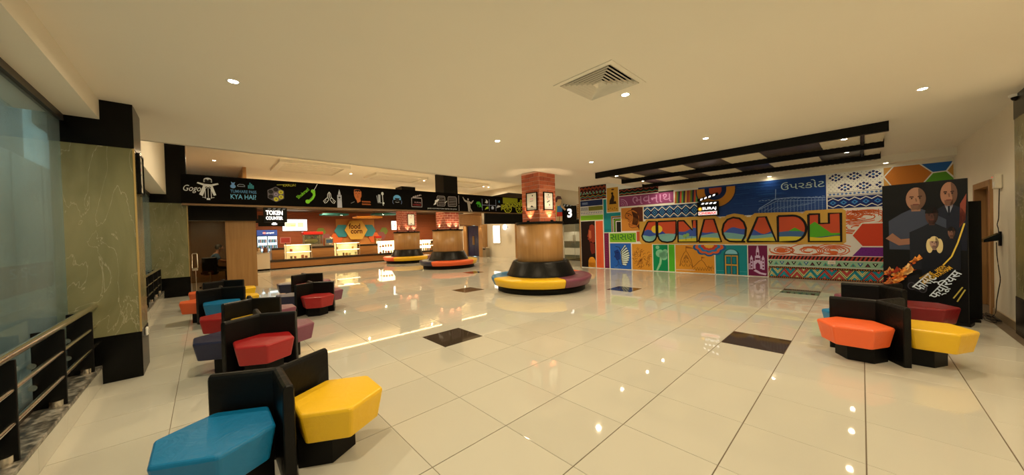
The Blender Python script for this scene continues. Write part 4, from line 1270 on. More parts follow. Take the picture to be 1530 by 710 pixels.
# lit clapperboard sign on the mural
E_W = mat('sign_lit_white', (.9, .9, .9), .5, vary=0, emit=(1, .97, .95), estr=1.3)
E_W2 = mat('sign_lit_soft', (.9, .88, .88), .5, vary=0, emit=(1, .9, .9), estr=.55)
E_R = mat('sign_lit_red', (.8, .1, .1), .5, vary=0, emit=(1, .05, .05), estr=.5)
E_O = mat('sign_lit_orange', (.9, .5, .05), .5, vary=0, emit=(1, .45, .02), estr=1.2)
def clapper(name, label, loc, rz, w, h, artf, d=.09):
    t = thing(name, label, 'sign', loc, rz)
    MB().box(-w/2, w/2, -d, 0, 0, h, b=.004).build('box', M_BLKM, t)
    a = Art((0, -d, 0), (1, 0, 0), (0, 0, 1)); artf(a, w, h); a.build('lit_lettering', t)
    return t
def a_cinema(a, w, h):
    a.text('SURAJ', -.14, .17, .10, E_W, 1, width=.36, bold=.02)
    a.circ(-.2, .22, .038, E_O, 1)
    for i in range(8):
        a.line([(-.2 + .045 * math.cos(i * PI / 4), .22 + .045 * math.sin(i * PI / 4)), (-.2 + .062 * math.cos(i * PI / 4), .22 + .062 * math.sin(i * PI / 4))], .01, E_O, 1)
    a.rect(-.25, .035, .24, .14, E_W2, 1); a.text('CINEMAX', -.235, .05, .075, E_R, 3, width=.46, bold=.03)
    for i in range(4):
        u = -.17 + .105 * i
        a.poly([(u, h - .075), (u + .06, h - .075), (u + .09, h - .03), (u + .03, h - .03)], E_W, 1)
ang = math.atan2(DIR.y, DIR.x)
cs = clapper('cinema_sign', 'lit black clapperboard cinema sign mounted on the mural above the big letters', MW(4.38, 1.75, -.004), ang, .56, .43, a_cinema)
bar = MB().box(0, .56, -.06, 0, 0, .075); bo = bar.build('clap_stick', M_BLKM, cs); bo.location = (-.26, -.02, .445); bo.rotation_euler = (0, -R(17), 0)
ba = Art((-.26, -.082, .445), (math.cos(R(17)), 0, math.sin(R(17))), (-math.sin(R(17)), 0, math.cos(R(17))))
for i in range(4):
    u = .07 + .115 * i
    ba.poly([(u, .012), (u + .06, .012), (u + .085, .055), (u + .025, .055)], E_W, 0)
ba.build('lit_stripes', cs)

# ------------------------------------------------------------------ black sign band with film graphics
XF = -12.15
fs = thing('sign_band', 'long black overhead sign band with white, blue, green and orange film graphics', 'sign', (XF, 5.6, 2.45))
MB().box(-.09, 0, -6.0, 6.9, 0, .775).build('board', mat('band_black', (.003, .0028, .0026), .7, vary=0, spec=.06), fs)
MB().box(-.12, .03, -6.0, 6.9, -.05, 0).build('bottom_trim', mat('bronze_trim', (.20, .13, .07), .3, .6), fs)
MB().box(-.1, .0, 4.1, 6.9, -.56, -.05).build('lower_board', M_BLKM, fs)
def FA():
    return Art((0, -5.6, -2.45), (0, 1, 0), (0, 0, 1), .002)       # draw in world (Y, Z)
GW = (214, 204, 188); GB = (96, 158, 206)
def sec(name, fn, label):
    a = FA(); fn(a); a.build(name, fs, label)
def g1(a):
    a.text('Gogo', -.36, 2.73, .21, GW, 1, width=.34, shear=.35)
    cx = .12
    a.circ(cx, 3.10, .065, GW, 1, ru=.085); a.rect(cx - .085, 3.04, cx + .085, 3.09, GW, 1); a.circ(cx - .035, 3.10, .022, BLK, 2, ru=.03); a.circ(cx + .035, 3.10, .022, BLK, 2, ru=.03); a.rect(cx - .06, 3.035, cx + .06, 3.055, BLK, 2)
    a.poly([(cx - .08, 2.99), (cx + .08, 2.99), (cx + .16, 2.70), (cx + .11, 2.68), (cx + .07, 2.80), (cx + .05, 2.92), (cx - .05, 2.92), (cx - .07, 2.80), (cx - .11, 2.66), (cx - .18, 2.70)], GW, 1)
    a.poly([(cx - .06, 2.99), (cx - .2, 3.03), (cx - .22, 3.0), (cx - .08, 2.94)], GW, 1); a.poly([(cx + .06, 2.99), (cx + .2, 3.03), (cx + .22, 3.0), (cx + .08, 2.94)], GW, 1)
    a.line([(cx - .06, 2.60), (cx - .06, 2.86), (cx, 2.92), (cx + .06, 2.86), (cx + .06, 2.60)], .014, GW, 2); a.line([(cx, 2.62), (cx, 2.88)], .01, GW, 2); a.rect(cx - .035, 2.56, cx + .035, 2.61, GW, 2)
    a.line([(cx - .12, 2.63), (cx - .06, 2.62)], .01, GW, 2); a.line([(cx + .12, 2.63), (cx + .06, 2.62)], .01, GW, 2)
sec('rider_graphic', g1, 'white script word and rider figure')
def g2(a):
    a.circ(.64, 2.97, .055, (110, 150, 214), 1, ru=.06); a.poly([(.615, 3.01), (.665, 3.01), (.69, 3.09), (.64, 3.07), (.60, 3.10)], (110, 150, 214), 1)
    a.line([(.74, 2.98), (.90, 2.98), (.90, 3.01), (.86, 3.04), (.78, 3.04), (.74, 3.01), (.74, 2.98)], .012, (150, 150, 150), 1)
    for i, hh_ in enumerate((.1, .17, .14, .1)):
        a.rect(.97 + .035 * i, 2.93, 1.0 + .035 * i, 2.93 + hh_, (44, 120, 120), 1)
    a.text('TUMHARE PASS', .58, 2.79, .085, (84, 130, 150), 1, width=.58, bold=.01)
    a.text('KYA HAI?', .58, 2.615, .135, (110, 170, 216), 1, width=.57, bold=.01)
sec('dialogue_graphic', g2, 'blue lettering')
def g3(a):
    G_ = (96, 84, 78); cx, cy = 1.63, 2.80
    a.hexa(cx, cy, .235, G_, 1, 30)
    for i in range(6):
        an = R(60 * i + 30); u, v = cx + .145 * math.cos(an), cy + .145 * math.sin(an)
        a.circ(u, v, .062, BLK if i in (1, 2, 3) else (196, 180, 40), 2, 14)
        if i not in (1, 2, 3):
            a.circ(u, v, .022, (120, 96, 30), 3, 10)
    a.circ(cx, cy, .055, (140, 124, 130), 2, 14); a.circ(cx, cy, .022, G_, 3, 10)
    a.text('KAALIA?', 1.82, 3.05, .075, (170, 156, 36), 2, rot=6, width=.34, bold=.01); a.line([(1.66, 3.09), (1.98, 3.13)], .02, (150, 140, 40), 2)
sec('revolver_graphic', g3, 'grey revolver chamber with yellow rounds')
def g3b(a):
    P_ = (128, 196, 36)
    a.circ(2.46, 2.62, .065, P_, 1); a.circ(2.62, 2.96, .062, P_, 1)
    a.line([(2.46, 2.62), (2.53, 2.66), (2.60, 2.74), (2.645, 2.84), (2.64, 2.95)], .075, P_, 2); a.line([(2.52, 2.68), (2.58, 2.75), (2.615, 2.86)], .012, BLK, 3)
    a.line([(2.64, 2.99), (2.68, 3.06), (2.70, 3.10), (2.75, 3.2)], .014, GW, 2)
    a.text('Shukran!', 2.21, 2.69, .10, P_, 2, rot=44, width=.44, bold=.012)
sec('handset_graphic', g3b, 'green telephone handset')
def g4(a):
    for s_ in (1, -1):
        cx = 3.09
        a.line([(cx, 2.97), (cx + s_ * .045, 2.90), (cx + s_ * .055, 2.77), (cx + s_ * .015, 2.72)], .018, GW, 1)
        a.line([(cx + s_ * .055, 2.79), (cx + s_ * .13, 2.71), (cx + s_ * .18, 2.66), (cx + s_ * .14, 2.59), (cx + s_ * .09, 2.61), (cx + s_ * .02, 2.71)], .018, GW, 1)
        a.line([(cx + s_ * .10, 2.69), (cx + s_ * .15, 2.62)], .012, GW, 1); a.line([(cx + s_ * .012, 2.94), (cx + s_ * .012, 2.76)], .01, GW, 1)
sec('hands_graphic', g4, 'white folded hands')
def g4b(a):
    a.poly([(3.325, 2.455), (3.475, 2.455), (3.465, 2.88), (3.44, 2.9), (3.43, 2.97), (3.40, 3.08), (3.37, 2.97), (3.36, 2.9), (3.335, 2.88)], (176, 168, 158), 1)
    a.circ(3.40, 2.80, .035, (60, 56, 52), 2); a.line([(3.345, 2.89), (3.455, 2.89)], .012, BLK, 2); a.line([(3.34, 2.72), (3.46, 2.72)], .01, (90, 84, 80), 2)
sec('tower_graphic', g4b, 'grey clock tower')
def g4c(a):
    O_ = (186, 96, 40)
    a.poly([(3.87, 3.0), (3.88, 3.10), (3.97, 3.12), (4.07, 3.11), (4.12, 3.04), (4.12, 2.88), (4.08, 2.80), (4.09, 2.70), (3.98, 2.64), (3.95, 2.74), (3.91, 2.80), (3.88, 2.88)], O_, 1)
    a.poly([(3.88, 3.07), (3.92, 3.03), (3.95, 3.06), (3.99, 3.03), (4.03, 3.06), (4.07, 3.03), (4.10, 3.07), (4.06, 3.10), (3.97, 3.11)], (18, 12, 8), 2)
    a.line([(3.92, 2.97), (3.97, 2.98)], .018, (60, 28, 12), 2); a.line([(4.02, 2.98), (4.07, 2.97)], .018, (60, 28, 12), 2); a.line([(3.96, 2.85), (4.03, 2.85)], .014, (90, 40, 16), 2); a.line([(4.0, 2.95), (3.99, 2.89), (4.01, 2.88)], .01, (110, 52, 22), 2)
    a.line([(3.76, 2.62), (3.88, 2.68)], .012, (150, 140, 120), 1)
    for k in range(2):
        for i in range(6):
            a.line([(4.14 + .05 * i, 2.72 - .09 * k), (4.165 + .05 * i, 2.67 - .09 * k)], .026, O_, 1)
        a.line([(4.13, 2.69 - .09 * k), (4.44, 2.69 - .09 * k)], .012, O_, 1)
sec('face_graphic', g4c, 'orange face')
def g4d(a):
    a.circ(4.87, 3.02, .062, GW, 1, ru=.045); a.line([(4.87, 2.98), (4.88, 2.74), (4.885, 2.58)], .022, GW, 1)
    a.line([(4.66, 2.94), (4.70, 2.68), (4.83, 2.68)], .02, (170, 164, 150), 1); a.rect(4.71, 2.70, 4.79, 2.98, (170, 164, 150), 1); a.rect(4.86, 2.64, 4.93, 2.70, GW, 2)
sec('cutlery_graphic', g4d, 'white cutlery')
def g4e(a):
    a.circ(5.43, 2.88, .125, GB, 1, ru=.15, a0=0, a1=180); a.rect(5.28, 2.82, 5.58, 2.885, GB, 1); a.poly([(5.33, 2.885), (5.36, 2.82), (5.38, 2.77), (5.48, 2.77), (5.5, 2.82), (5.53, 2.885)], BLK, 2)
    a.line([(5.26, 2.80), (5.25, 2.72), (5.29, 2.66)], .012, (130, 140, 160), 1); a.line([(5.60, 2.80), (5.61, 2.72), (5.58, 2.66)], .012, (130, 140, 160), 1); a.line([(5.35, 2.74), (5.43, 2.72), (5.51, 2.74)], .012, GW, 2)
sec('cap_graphic', g4e, 'blue cap')
def g5(a):
    G_ = (178, 158, 140)
    a.line([(6.02, 2.92), (6.02, 2.58), (6.46, 2.58), (6.46, 2.90), (6.42, 2.93), (6.05, 2.93), (6.02, 2.92)], .022, G_, 1)
    a.line([(6.08, 2.96), (6.44, 3.07)], .05, G_, 1); a.line([(6.08, 2.945), (6.46, 2.945)], .02, G_, 1)
    for i in range(4):
        a.line([(6.12 + .09 * i, 2.955 + .027 * i), (6.16 + .09 * i, 3.01 + .027 * i)], .02, BLK, 2)
    a.text('SURAJ', 6.13, 2.72, .06, (160, 120, 110), 2, width=.28, bold=.02); a.text('CINEMAX', 6.07, 2.63, .06, (150, 40, 40), 2, width=.35, bold=.02)
sec('clapper_graphic', g5, 'outlined clapperboard')
def g5b(a):
    G_ = (178, 158, 140)
    for x0, x1 in ((7.16, 7.54), (7.69, 8.12)):
        a.line([(x0, 2.67), (x0, 3.02), (x0 + .03, 3.07), (x1 - .03, 3.07), (x1, 3.02), (x1, 2.70), (x1 - .03, 2.66), (x0, 2.66)], .018, G_, 1)
        for k in range(5):
            a.line([(x0 + .04, 2.73 + .07 * k), (x1 - .03, 2.735 + .07 * k)], .014, G_, 1)
    a.poly([(6.98, 2.68), (7.05, 2.78), (7.06, 2.88), (7.17, 2.92), (7.27, 2.96), (7.2, 2.84), (7.12, 2.80), (7.10, 2.72)], GW, 3); a.line([(7.52, 2.78), (7.64, 2.88)], .025, GW, 2)
    a.text('JAISI KOI PICTURE BINA KE JODI', 6.7, 2.505, .055, GW, 1, width=1.42)
    a.line([(8.24, 2.47), (8.24, 2.73)], .018, G_, 1); a.line([(8.24, 2.78), (8.24, 3.15)], .018, G_, 1)
sec('card_graphic', g5b, 'two lined cards and a caption')
def g5c(a):
    M_ = (166, 148, 122)
    a.circ(8.74, 3.0, .05, M_, 1, ru=.04); a.poly([(8.64, 2.94), (8.82, 2.92), (8.86, 2.74), (8.86, 2.62), (8.98, 2.45), (8.9, 2.45), (8.82, 2.58), (8.84, 2.45), (8.74, 2.45), (8.72, 2.66), (8.7, 2.8)], M_, 1)
    a.poly([(8.66, 2.94), (8.56, 2.98), (8.47, 3.1), (8.45, 3.08), (8.53, 2.92), (8.64, 2.86)], M_, 1); a.poly([(8.80, 2.93), (8.9, 2.88), (9.03, 2.98), (9.05, 2.95), (8.92, 2.80), (8.8, 2.84)], M_, 1)
sec('man_graphic', g5c, 'dancing man silhouette')
def g5d(a):
    a.poly([(9.18, 2.82), (9.24, 2.92), (9.38, 2.93), (9.46, 2.84), (9.54, 2.62), (9.46, 2.70), (9.36, 2.66), (9.38, 2.78), (9.26, 2.8)], (64, 150, 30), 1); a.line([(9.26, 2.78), (9.3, 2.68)], .03, (64, 150, 30), 1)
    for u, v0, v1 in ((9.54, 2.52, 3.06), (9.97, 2.52, 3.06), (10.38, 2.52, 3.06)):
        a.line([(u, v0), (u, v1)], .016, (170, 170, 180), 1)
    a.line([(9.54, 2.78), (10.38, 2.78)], .016, (170, 170, 180), 1)
    a.poly([(9.7, 2.90), (9.78, 2.98), (9.76, 3.06), (9.86, 2.99), (9.9, 2.92), (9.84, 2.86), (9.78, 2.88)], GW, 1)
    a.poly([(9.68, 2.56), (9.78, 2.68), (9.9, 2.72), (9.92, 2.62), (9.8, 2.6)], (170, 190, 40), 1)
    a.circ(10.17, 2.66, .08, (180, 180, 180), 1); a.poly([(10.14, 2.60), (10.2, 2.62), (10.22, 2.54)], BLK, 2)
    a.poly([(10.40, 2.66), (10.5, 2.80), (10.66, 2.78), (10.7, 2.74), (10.56, 2.70)], (200, 196, 206), 1); a.circ(10.6, 2.98, .06, (60, 120, 140), 1, ru=.05)
sec('grid_graphic', g5d, 'grid of small film symbols')
def g6(a):
    Y_ = (192, 186, 36)
    a.rect(10.84, 2.90, 11.86, 3.20, (150, 148, 24), 1); a.poly([(11.86, 2.9), (12.2, 2.9), (12.2, 3.14), (12.05, 3.16), (12.0, 2.98)], (150, 148, 24), 1)
    for cx in (11.16, 11.98):
        a.ring(cx, 2.68, .23, .05, Y_, 2, 24, ru=.25)
        for i in range(8):
            a.line([(cx, 2.68), (cx + .23 * math.cos(i * PI / 4), 2.68 + .21 * math.sin(i * PI / 4))], .024, Y_, 2)
    a.text('BASANTI!', 10.76, 2.60, .26, BLK, 4, rot=8, width=1.60, bold=.06); a.text('BASANTI!', 10.78, 2.61, .23, Y_, 5, rot=8, width=1.54, bold=.012)
    a.poly([(10.72, 2.56), (10.76, 2.56), (10.76, 2.86), (10.72, 2.86)], Y_, 3)
sec('cart_graphic', g6, 'yellow horse cart lettering')
# dark board standing above the right end of the band
db = MB(); db.rings([[(-12.35, 10.2, 3.23), (-12.35, 12.45, 3.23), (-12.35, 12.45, 3.49), (-12.35, 11.4, 3.49)], [(-12.30, 10.2, 3.23), (-12.30, 12.45, 3.23), (-12.30, 12.45, 3.49), (-12.30, 11.4, 3.49)]])
tag(db.build('dark_panel', mat('dark_brown_panel', (.035, .018, .012), .4, vary=.6, scale=2)), 'dark brown sloping board above the right end of the sign band', 'panel')

# ------------------------------------------------------------------ booth with glass door
bo = MB()
bo.box(-13.1, -12.95, .47, 1.19, 0, 2.03); bo.box(-15.3, -13.1, 1.09, 1.19, 0, 2.6); bo.box(-21.45, -15.3, 1.09, 1.19, 0, 4.1)
struct('wall_booth', bo, M_WOOD)
hb = MB(); hb.box(-12.95, -12.82, -.30, 1.22, 2.03, 2.56)
struct('trim_2', hb, M_BLKM)
hb2 = MB(); hb2.box(-13.1, -12.95, -1.1, 1.19, 2.03, 2.95); struct('wall_booth_top', hb2, M_WALL)
bi = MB(); bi.box(-16.1, -16.0, -1.1, 1.1, 0, 2.6); bi.box(-16.0, -12.95, -1.1, 1.1, 2.5, 2.6); bi.box(-16.0, -13.1, 1.06, 1.09, 0, 2.5); bi.box(-16, -12.85, -1.1, -1.04, 0, 2.5)
struct('wall_booth_inside', bi, wood_mat('booth_lining', (.17, .085, .028), (.22, .112, .038), 'z', 10))
d2 = struct('door_2', MB().box(-12.90, -12.886, -.285, .465, .02, 2.02), glass_mat('booth_glass', (.74, .68, .58), .02, .0))
h_ = MB(); h_.tube([(-12.84, -.245, 1.10), (-12.84, -.175, 1.10), (-12.84, -.155, 1.08), (-12.84, -.155, .70), (-12.84, -.175, .68), (-12.84, -.245, .68), (-12.84, -.265, .70), (-12.84, -.265, 1.08)], .014, 10, closed=True)
h_.build('door_handle', M_STEEL, d2); MB().box(-12.905, -12.87, -.27, -.15, .62, .67).build('lock', M_STEEL, d2); MB().box(-12.9, -12.88, -.205, -.19, .02, .62).build('edge_rail', M_STEEL, d2)
# chair and person inside
ch = thing('office_chair', 'black swivel chair standing behind the booth glass', 'chair', (-13.72, .11, 0), R(176))
MB().box(-.2, .2, -.2, .2, .44, .52, b=.02).build('seat', LEA['black'], ch); MB().box(-.23, -.18, -.17, .17, .50, .95, b=.02).build('backrest', LEA['black'], ch)
MB().cyl(.025, .08, .44, 12).build('column', M_STEEL, ch); MB().box(-.21, -.18, -.03, .03, .46, .6).build('back_bracket', M_STEEL, ch)
for k in range(5):
    an = k * 2 * PI / 5
    lg = MB().tube([(0, 0, .09), (.24 * math.cos(an), .24 * math.sin(an), .06)], .016, 8).build('leg', M_STEEL, ch)
    MB().sphere((.25 * math.cos(an), .25 * math.sin(an), .03), .03, 10).build('castor', M_BLKM, lg)
dk = thing('desk', 'wooden desk inside the booth in front of the seated person', 'desk', (-14.4, .84, 0))
MB().box(-.6, .6, -.2, .2, .70, .74, b=.004).build('top', M_WOOD, dk); MB().box(-.58, -.55, -.18, .18, 0, .70).build('leg', M_WOODD, dk); MB().box(.55, .58, -.18, .18, 0, .70).build('leg', M_WOODD, dk); MB().box(-.55, .55, .14, .17, .1, .70).build('back_board', M_WOODD, dk)
def skin_figure(name, verts, edges, radii, m, parent, sub=2):
    me = bpy.data.meshes.new(name); me.from_pydata(verts, edges, []); me.materials.append(m)
    o = bpy.data.objects.new(name, me); COL.objects.link(o); o.parent = parent
    sk = o.modifiers.new('skin', 'SKIN'); sk.use_smooth_shade = True
    for i, r_ in enumerate(radii):
        me.skin_vertices[0].data[i].radius = (r_, r_) if not isinstance(r_, tuple) else r_
    me.skin_vertices[0].data[0].use_root = True
    sb = o.modifiers.new('smooth', 'SUBSURF'); sb.levels = sub; sb.render_levels = sub
    return o
SKIN = mat('skin', (.36, .18, .10), .5)
pe = thing('person', 'seated person with dark hair and blue shirt leaning over the desk in the booth', 'person', (-14.4, .14, 0), 0)
# facing +y ; hip at seat height
V_ = [(0, 0, .56), (0, .04, .75), (0, .12, .95), (0, .15, 1.03), (0, .19, 1.10), (0, .22, 1.20), (0, .225, 1.26),
      (-.09, .02, .54), (-.11, .40, .52), (-.11, .40, .28), (-.11, .40, .08), (-.11, .50, .04),
      (.09, .02, .54), (.11, .40, .52), (.11, .40, .28), (.11, .40, .08), (.11, .50, .04),
      (-.17, .12, .99), (-.22, .22, .80), (-.17, .42, .77), (-.15, .50, .77),
      (.17, .12, .99), (.22, .22, .80), (.17, .42, .77), (.15, .50, .77)]
E_ = [(0,1),(1,2),(2,3),(3,4),(4,5),(5,6),(0,7),(7,8),(8,9),(9,10),(10,11),(0,12),(12,13),(13,14),(14,15),(15,16),(2,17),(17,18),(18,19),(19,20),(2,21),(21,22),(22,23),(23,24)]
r_ = [.13, .125, .13, .07, .05, .085, .075, .09, .07, .06, .045, .04, .09, .07, .06, .045, .04, .065, .05, .042, .035, .065, .05, .042, .035]
skin_figure('body', V_, E_, r_, SKIN, pe)
SHIRT = mat('blue_shirt', (.03, .12, .26), .8)
Vs = [(0, 0, .58), (0, .04, .75), (0, .12, .95), (-.17, .12, .99), (-.22, .21, .82), (.17, .12, .99), (.22, .21, .82)]
skin_figure('shirt', Vs, [(0,1),(1,2),(2,3),(3,4),(2,5),(5,6)], [.145, .14, .145, .08, .065, .08, .065], SHIRT, pe)
TR = mat('dark_trousers', (.02, .02, .025), .8)
Vt = [(0, 0, .56), (-.09, .02, .54), (-.11, .40, .52), (-.11, .40, .12), (.09, .02, .54), (.11, .40, .52), (.11, .40, .12)]
skin_figure('trousers', Vt, [(0,1),(1,2),(2,3),(0,4),(4,5),(5,6)], [.14, .10, .08, .06, .10, .08, .06], TR, pe)
MB().sphere((0, .20, 1.245), .098, 16, sc=(.92, 1.02, .98)).build('hair', mat('black_hair', (.01, .008, .006), .6), pe)
fc = MB(); fc.sphere((0, .265, 1.205), .07, 14, sc=(.95, .8, 1.15)); fc.sphere((0, .325, 1.20), .017, 8, sc=(.8, 1, 1.3))
for s_ in (-1, 1):
    fc.sphere((s_ * .09, .215, 1.21), .02, 8, sc=(.4, .8, 1.2))
fo = fc.build('face', SKIN, pe)
ey = MB()
for s_ in (-1, 1):
    ey.sphere((s_ * .027, .315, 1.222), .009, 8)
ey.box(-.025, .025, .312, .322, 1.155, 1.163); ey.build('eyes_and_mouth', mat('dark_features', (.03, .015, .012), .5), fo)
hd = MB()
for s_ in (-1, 1):
    x = s_ * .15
    hd.box(x - .035, x + .035, .50, .575, .752, .778, b=.008)
    for k, ln in enumerate((.055, .068, .064, .05)):
        hd.tube([(x - .027 + .018 * k, .57, .768), (x - .027 + .018 * k, .57 + ln * .6, .772), (x - .027 + .018 * k, .57 + ln, .757)], .008, 6)
    hd.tube([(x - s_ * .03, .52, .766), (x - s_ * .055, .545, .768), (x - s_ * .06, .575, .762)], .0095, 6)
hd.build('hands', SKIN, pe)
stl = thing('stool', 'low stool under the seated person in the booth', 'stool', (-14.4, .12, 0))
MB().cyl(.17, .36, .42, 20).build('seat', LEA['black'], stl); MB().cyl(.03, .03, .36, 10).build('column', M_STEEL, stl); MB().cyl(.18, 0, .03, 20).build('base', M_BLKM, stl)
downlight('dim lamp inside the booth ceiling', -13.9, .0, 2.495, 70, 165)

# token counter sign
def a_token(a, w, h):
    a.text('TOKEN', -.24, .22, .14, E_W, 1, width=.42, bold=.04); a.text('COUNTER', -.24, .08, .10, E_W, 1, width=.42, bold=.04)
    for i in range(4):
        u = -.2 + .12 * i
        a.poly([(u, h - .06), (u + .07, h - .06), (u + .1, h - .02), (u + .03, h - .02)], (120, 116, 110), 1)
clapper('token_sign', 'black clapperboard sign with lit lettering hanging beside the booth', (-12.22, 1.60, 1.95), PI / 2, .58, .445, a_token)
ts = thing('clapper_sign_back', 'small black clapperboard sign with a white figure, behind the token sign', 'sign', (-14.2, 1.75, 1.9), PI / 2)
MB().box(-.38, .38, -.06, 0, 0, .38).build('box', M_BLKM, ts)
MB().box(-.56, -.38, -.05, -.01, .12, .26).build('wall_bracket', M_BLKM, ts)
a = Art((0, -.06, 0), (1, 0, 0), (0, 0, 1)); a.rect(0.02, .06, .12, .22, E_W, 1); a.rect(-.01, .06, .15, .1, E_W, 1); a.build('lit_mark', ts)

# ------------------------------------------------------------------ food counter
fcn = thing('food_counter', 'long wooden two-step food counter with dark tops along the slatted wall', 'counter', (-19.6, 7.0, 0))
MB().box(-.105, .32, -4.73, 5.2, .06, .36).build('lower_step', M_WOODY, fcn); MB().box(-.1, .36, -4.75, 5.2, .36, .46).build('lower_ledge', mat('dark_counter_top', (.03, .018, .01), .35), fcn)
MB().box(-.1, .30, -4.7, 5.2, 0, .06).build('kickboard', M_BLKM, fcn)
MB().box(-.16, -.11, -4.6, 5.2, 0, .93).build('upper_front', M_WOODY, fcn); MB().box(-.75, -.105, -4.62, 5.2, .93, 1.03).build('worktop', MATS['dark_counter_top'], fcn)
MB().box(-.75, -.17, -4.62, -4.5, 0, .93).build('end_panel', M_WALL, fcn)
M_CASE = mat('lit_case_back', (.9, .75, .5), .6, vary=0, emit=(1.0, .60, .22), estr=.55)
M_STRIP = mat('case_strip_light', (1, .9, .7), .5, vary=0, emit=(1.0, .80, .48), estr=8.0)
def display_case(label, y0, y1, z1, bright, fill):
    t = thing('display_case', label, 'display case', (-19.43, (y0 + y1) / 2, .462)); w = (y1 - y0) / 2; h = z1 - .48
    f = MB()
    for s_ in (-1, 1):
        for x in (-.25, .16):
            f.box(x - .012, x + .012, s_ * w - .012, s_ * w + .012, 0, h)
    f.box(-.26, .17, -w, w, h, h + .02); f.box(-.26, .17, -w, w, 0, .02)
    f.build('frame', M_STEEL, t)
    MB().box(-.25, -.24, -w, w, 0.02, h).build('back_panel', bright, t)
    for z in (h * .5,):
        MB().box(-.22, .13, -w + .02, w - .02, z - .008, z + .004).build('shelf', M_GLASS, t)
    for z in (h - .03, h * .5 - .03):
        MB().box(.10, .125, -w + .03, w - .03, z, z + .018).build('strip_light', M_STRIP, t)
    MB().box(.158, .164, -w + .02, w - .02, .02, h).build('front_glass', M_GLASS, t)
    rr = random.Random(int(y0 * 10))
    n = int(w * 2 / .16)
    for z in (.02, h * .5 + .004):
        for i in range(n):
            if rr.random() < fill:
                y = -w + .09 + i * .16
                g = MB()
                if rr.random() < .5:
                    g.box(-.13, -.02, y - .05, y + .05, z, z + .06 + .1 * rr.random(), b=.006)
                else:
                    g.cyl(.045, z, z + .1 + .06 * rr.random(), 12, -.06, y, r1=.052)
                g.build('snack_tub', mat('snack_%d' % rr.randrange(4), [(.6, .3, .08), (.5, .12, .05), (.7, .55, .25), (.3, .15, .06)][rr.randrange(4)], .5), t)
    lamp('case_glow', 'AREA', (.05, 0, h - .06), 5, (1.0, .72, .36), t, .5)
M_CASE2 = mat('bright_case_back', (1, .9, .7), .5, vary=0, emit=(1.0, .80, .50), estr=3.2)
display_case('lit display case on the food counter below the white menu screen', 2.9, 4.0, 1.19, M_CASE, .5)
display_case('lit display case on the food counter under the orange hexagon sign', 5.15, 6.35, 1.19, M_CASE, .5)
display_case('very bright display case left of the farthest timber column', 7.5, 8.62, 1.20, M_CASE2, .9)
display_case('very bright display case seen between the two timber columns', 10.12, 11.0, 1.17, M_CASE2, .9)
def screen(label, y0, y1, z0, z1, x, strength, artf=None):
    t = thing('menu_screen', label, 'screen', (x, (y0 + y1) / 2, z0)); w = (y1 - y0) / 2; h = z1 - z0
    MB().box(-.06, 0, -w, w, 0, h).build('case', M_BLKM, t)
    a_ = Art((0, 0, 0), (0, 1, 0), (0, 0, 1), .001)
    a_.rect(-w + .01, .01, w - .01, h - .01, mat('screen_white_%d' % int(strength * 10), (.9, .9, .8), .4, vary=0, emit=(1.0, .95, .80), estr=strength), 0)
    ly = mat('screen_yellow', (.9, .8, .2), .4, vary=0, emit=(1.0, .80, .30), estr=1.5)
    for (u0, v0, u1, v1) in ((-.45, .22, .05, .45), (.12, .2, .4, .48)) if w > .4 else ((-.1, .2, .12, .4),):
        a_.rect(u0 * w / .58, v0 * h / .64, u1 * w / .58, v1 * h / .64, ly, 1)
    a_.line([(-.2, .3 * h / .64), (0, .3 * h / .64)], .03, (90, 90, 80), 2)
    a_.build('picture', t)
screen('bright white and yellow menu screen on the slatted wall above the food counter', 3.1, 4.26, 1.9, 2.54, -21.39, 2.6)
screen('small bright menu screen on the slatted wall left of the farthest column', 9.1, 9.55, 1.88, 2.47, -21.39, 2.4)

# fridge
fr = thing('drinks_fridge', 'two-door drinks fridge with blue lit header beside the booth wall', 'fridge', (-21.1, 2.36, 0))
MB().box(-.3, .28, -.42, .42, 0, 1.96, b=.01).build('cabinet', mat('fridge_body', (.02, .025, .05), .4), fr)
MB().box(.28, .33, -.42, .42, 1.66, 1.95).build('header', mat('fridge_header', (.02, .05, .2), .4, vary=0, emit=(.03, .08, .32), estr=.6), fr)
a = Art((.33, 0, 0), (0, 1, 0), (0, 0, 1)); a.circ(-.12, 1.80, .07, (200, 60, 50), 1); a.rect(-.19, 1.79, -.05, 1.81, E_W, 2); a.text('pepsi', -.02, 1.75, .09, E_W, 1, width=.3, bold=.02); a.build('header_lettering', fr)
M_FRG = mat('fridge_interior', (.7, .85, .9), .4, vary=0, emit=(.62, .86, 1.0), estr=1.3)
for s_ in (-1, 1):
    dd = MB().box(.28, .30, s_ * .21 - .19, s_ * .21 + .19, .25, 1.62).build('door', M_FRG, fr)
    for k in range(4):
        for q in range(5):
            MB().cyl(.03, .40 + .3 * k, .58 + .3 * k, 10, .33, s_ * .21 - .14 + .07 * q).build('bottle', mat('bottle_%d' % ((k + q) % 3), [(.02, .05, .15), (.3, .12, .03), (.05, .2, .08)][(k + q) % 3], .2), dd)
    MB().box(.36, .375, s_ * .03 - .01, s_ * .03 + .01, .7, 1.2).build('door_handle', M_STEEL, fr)
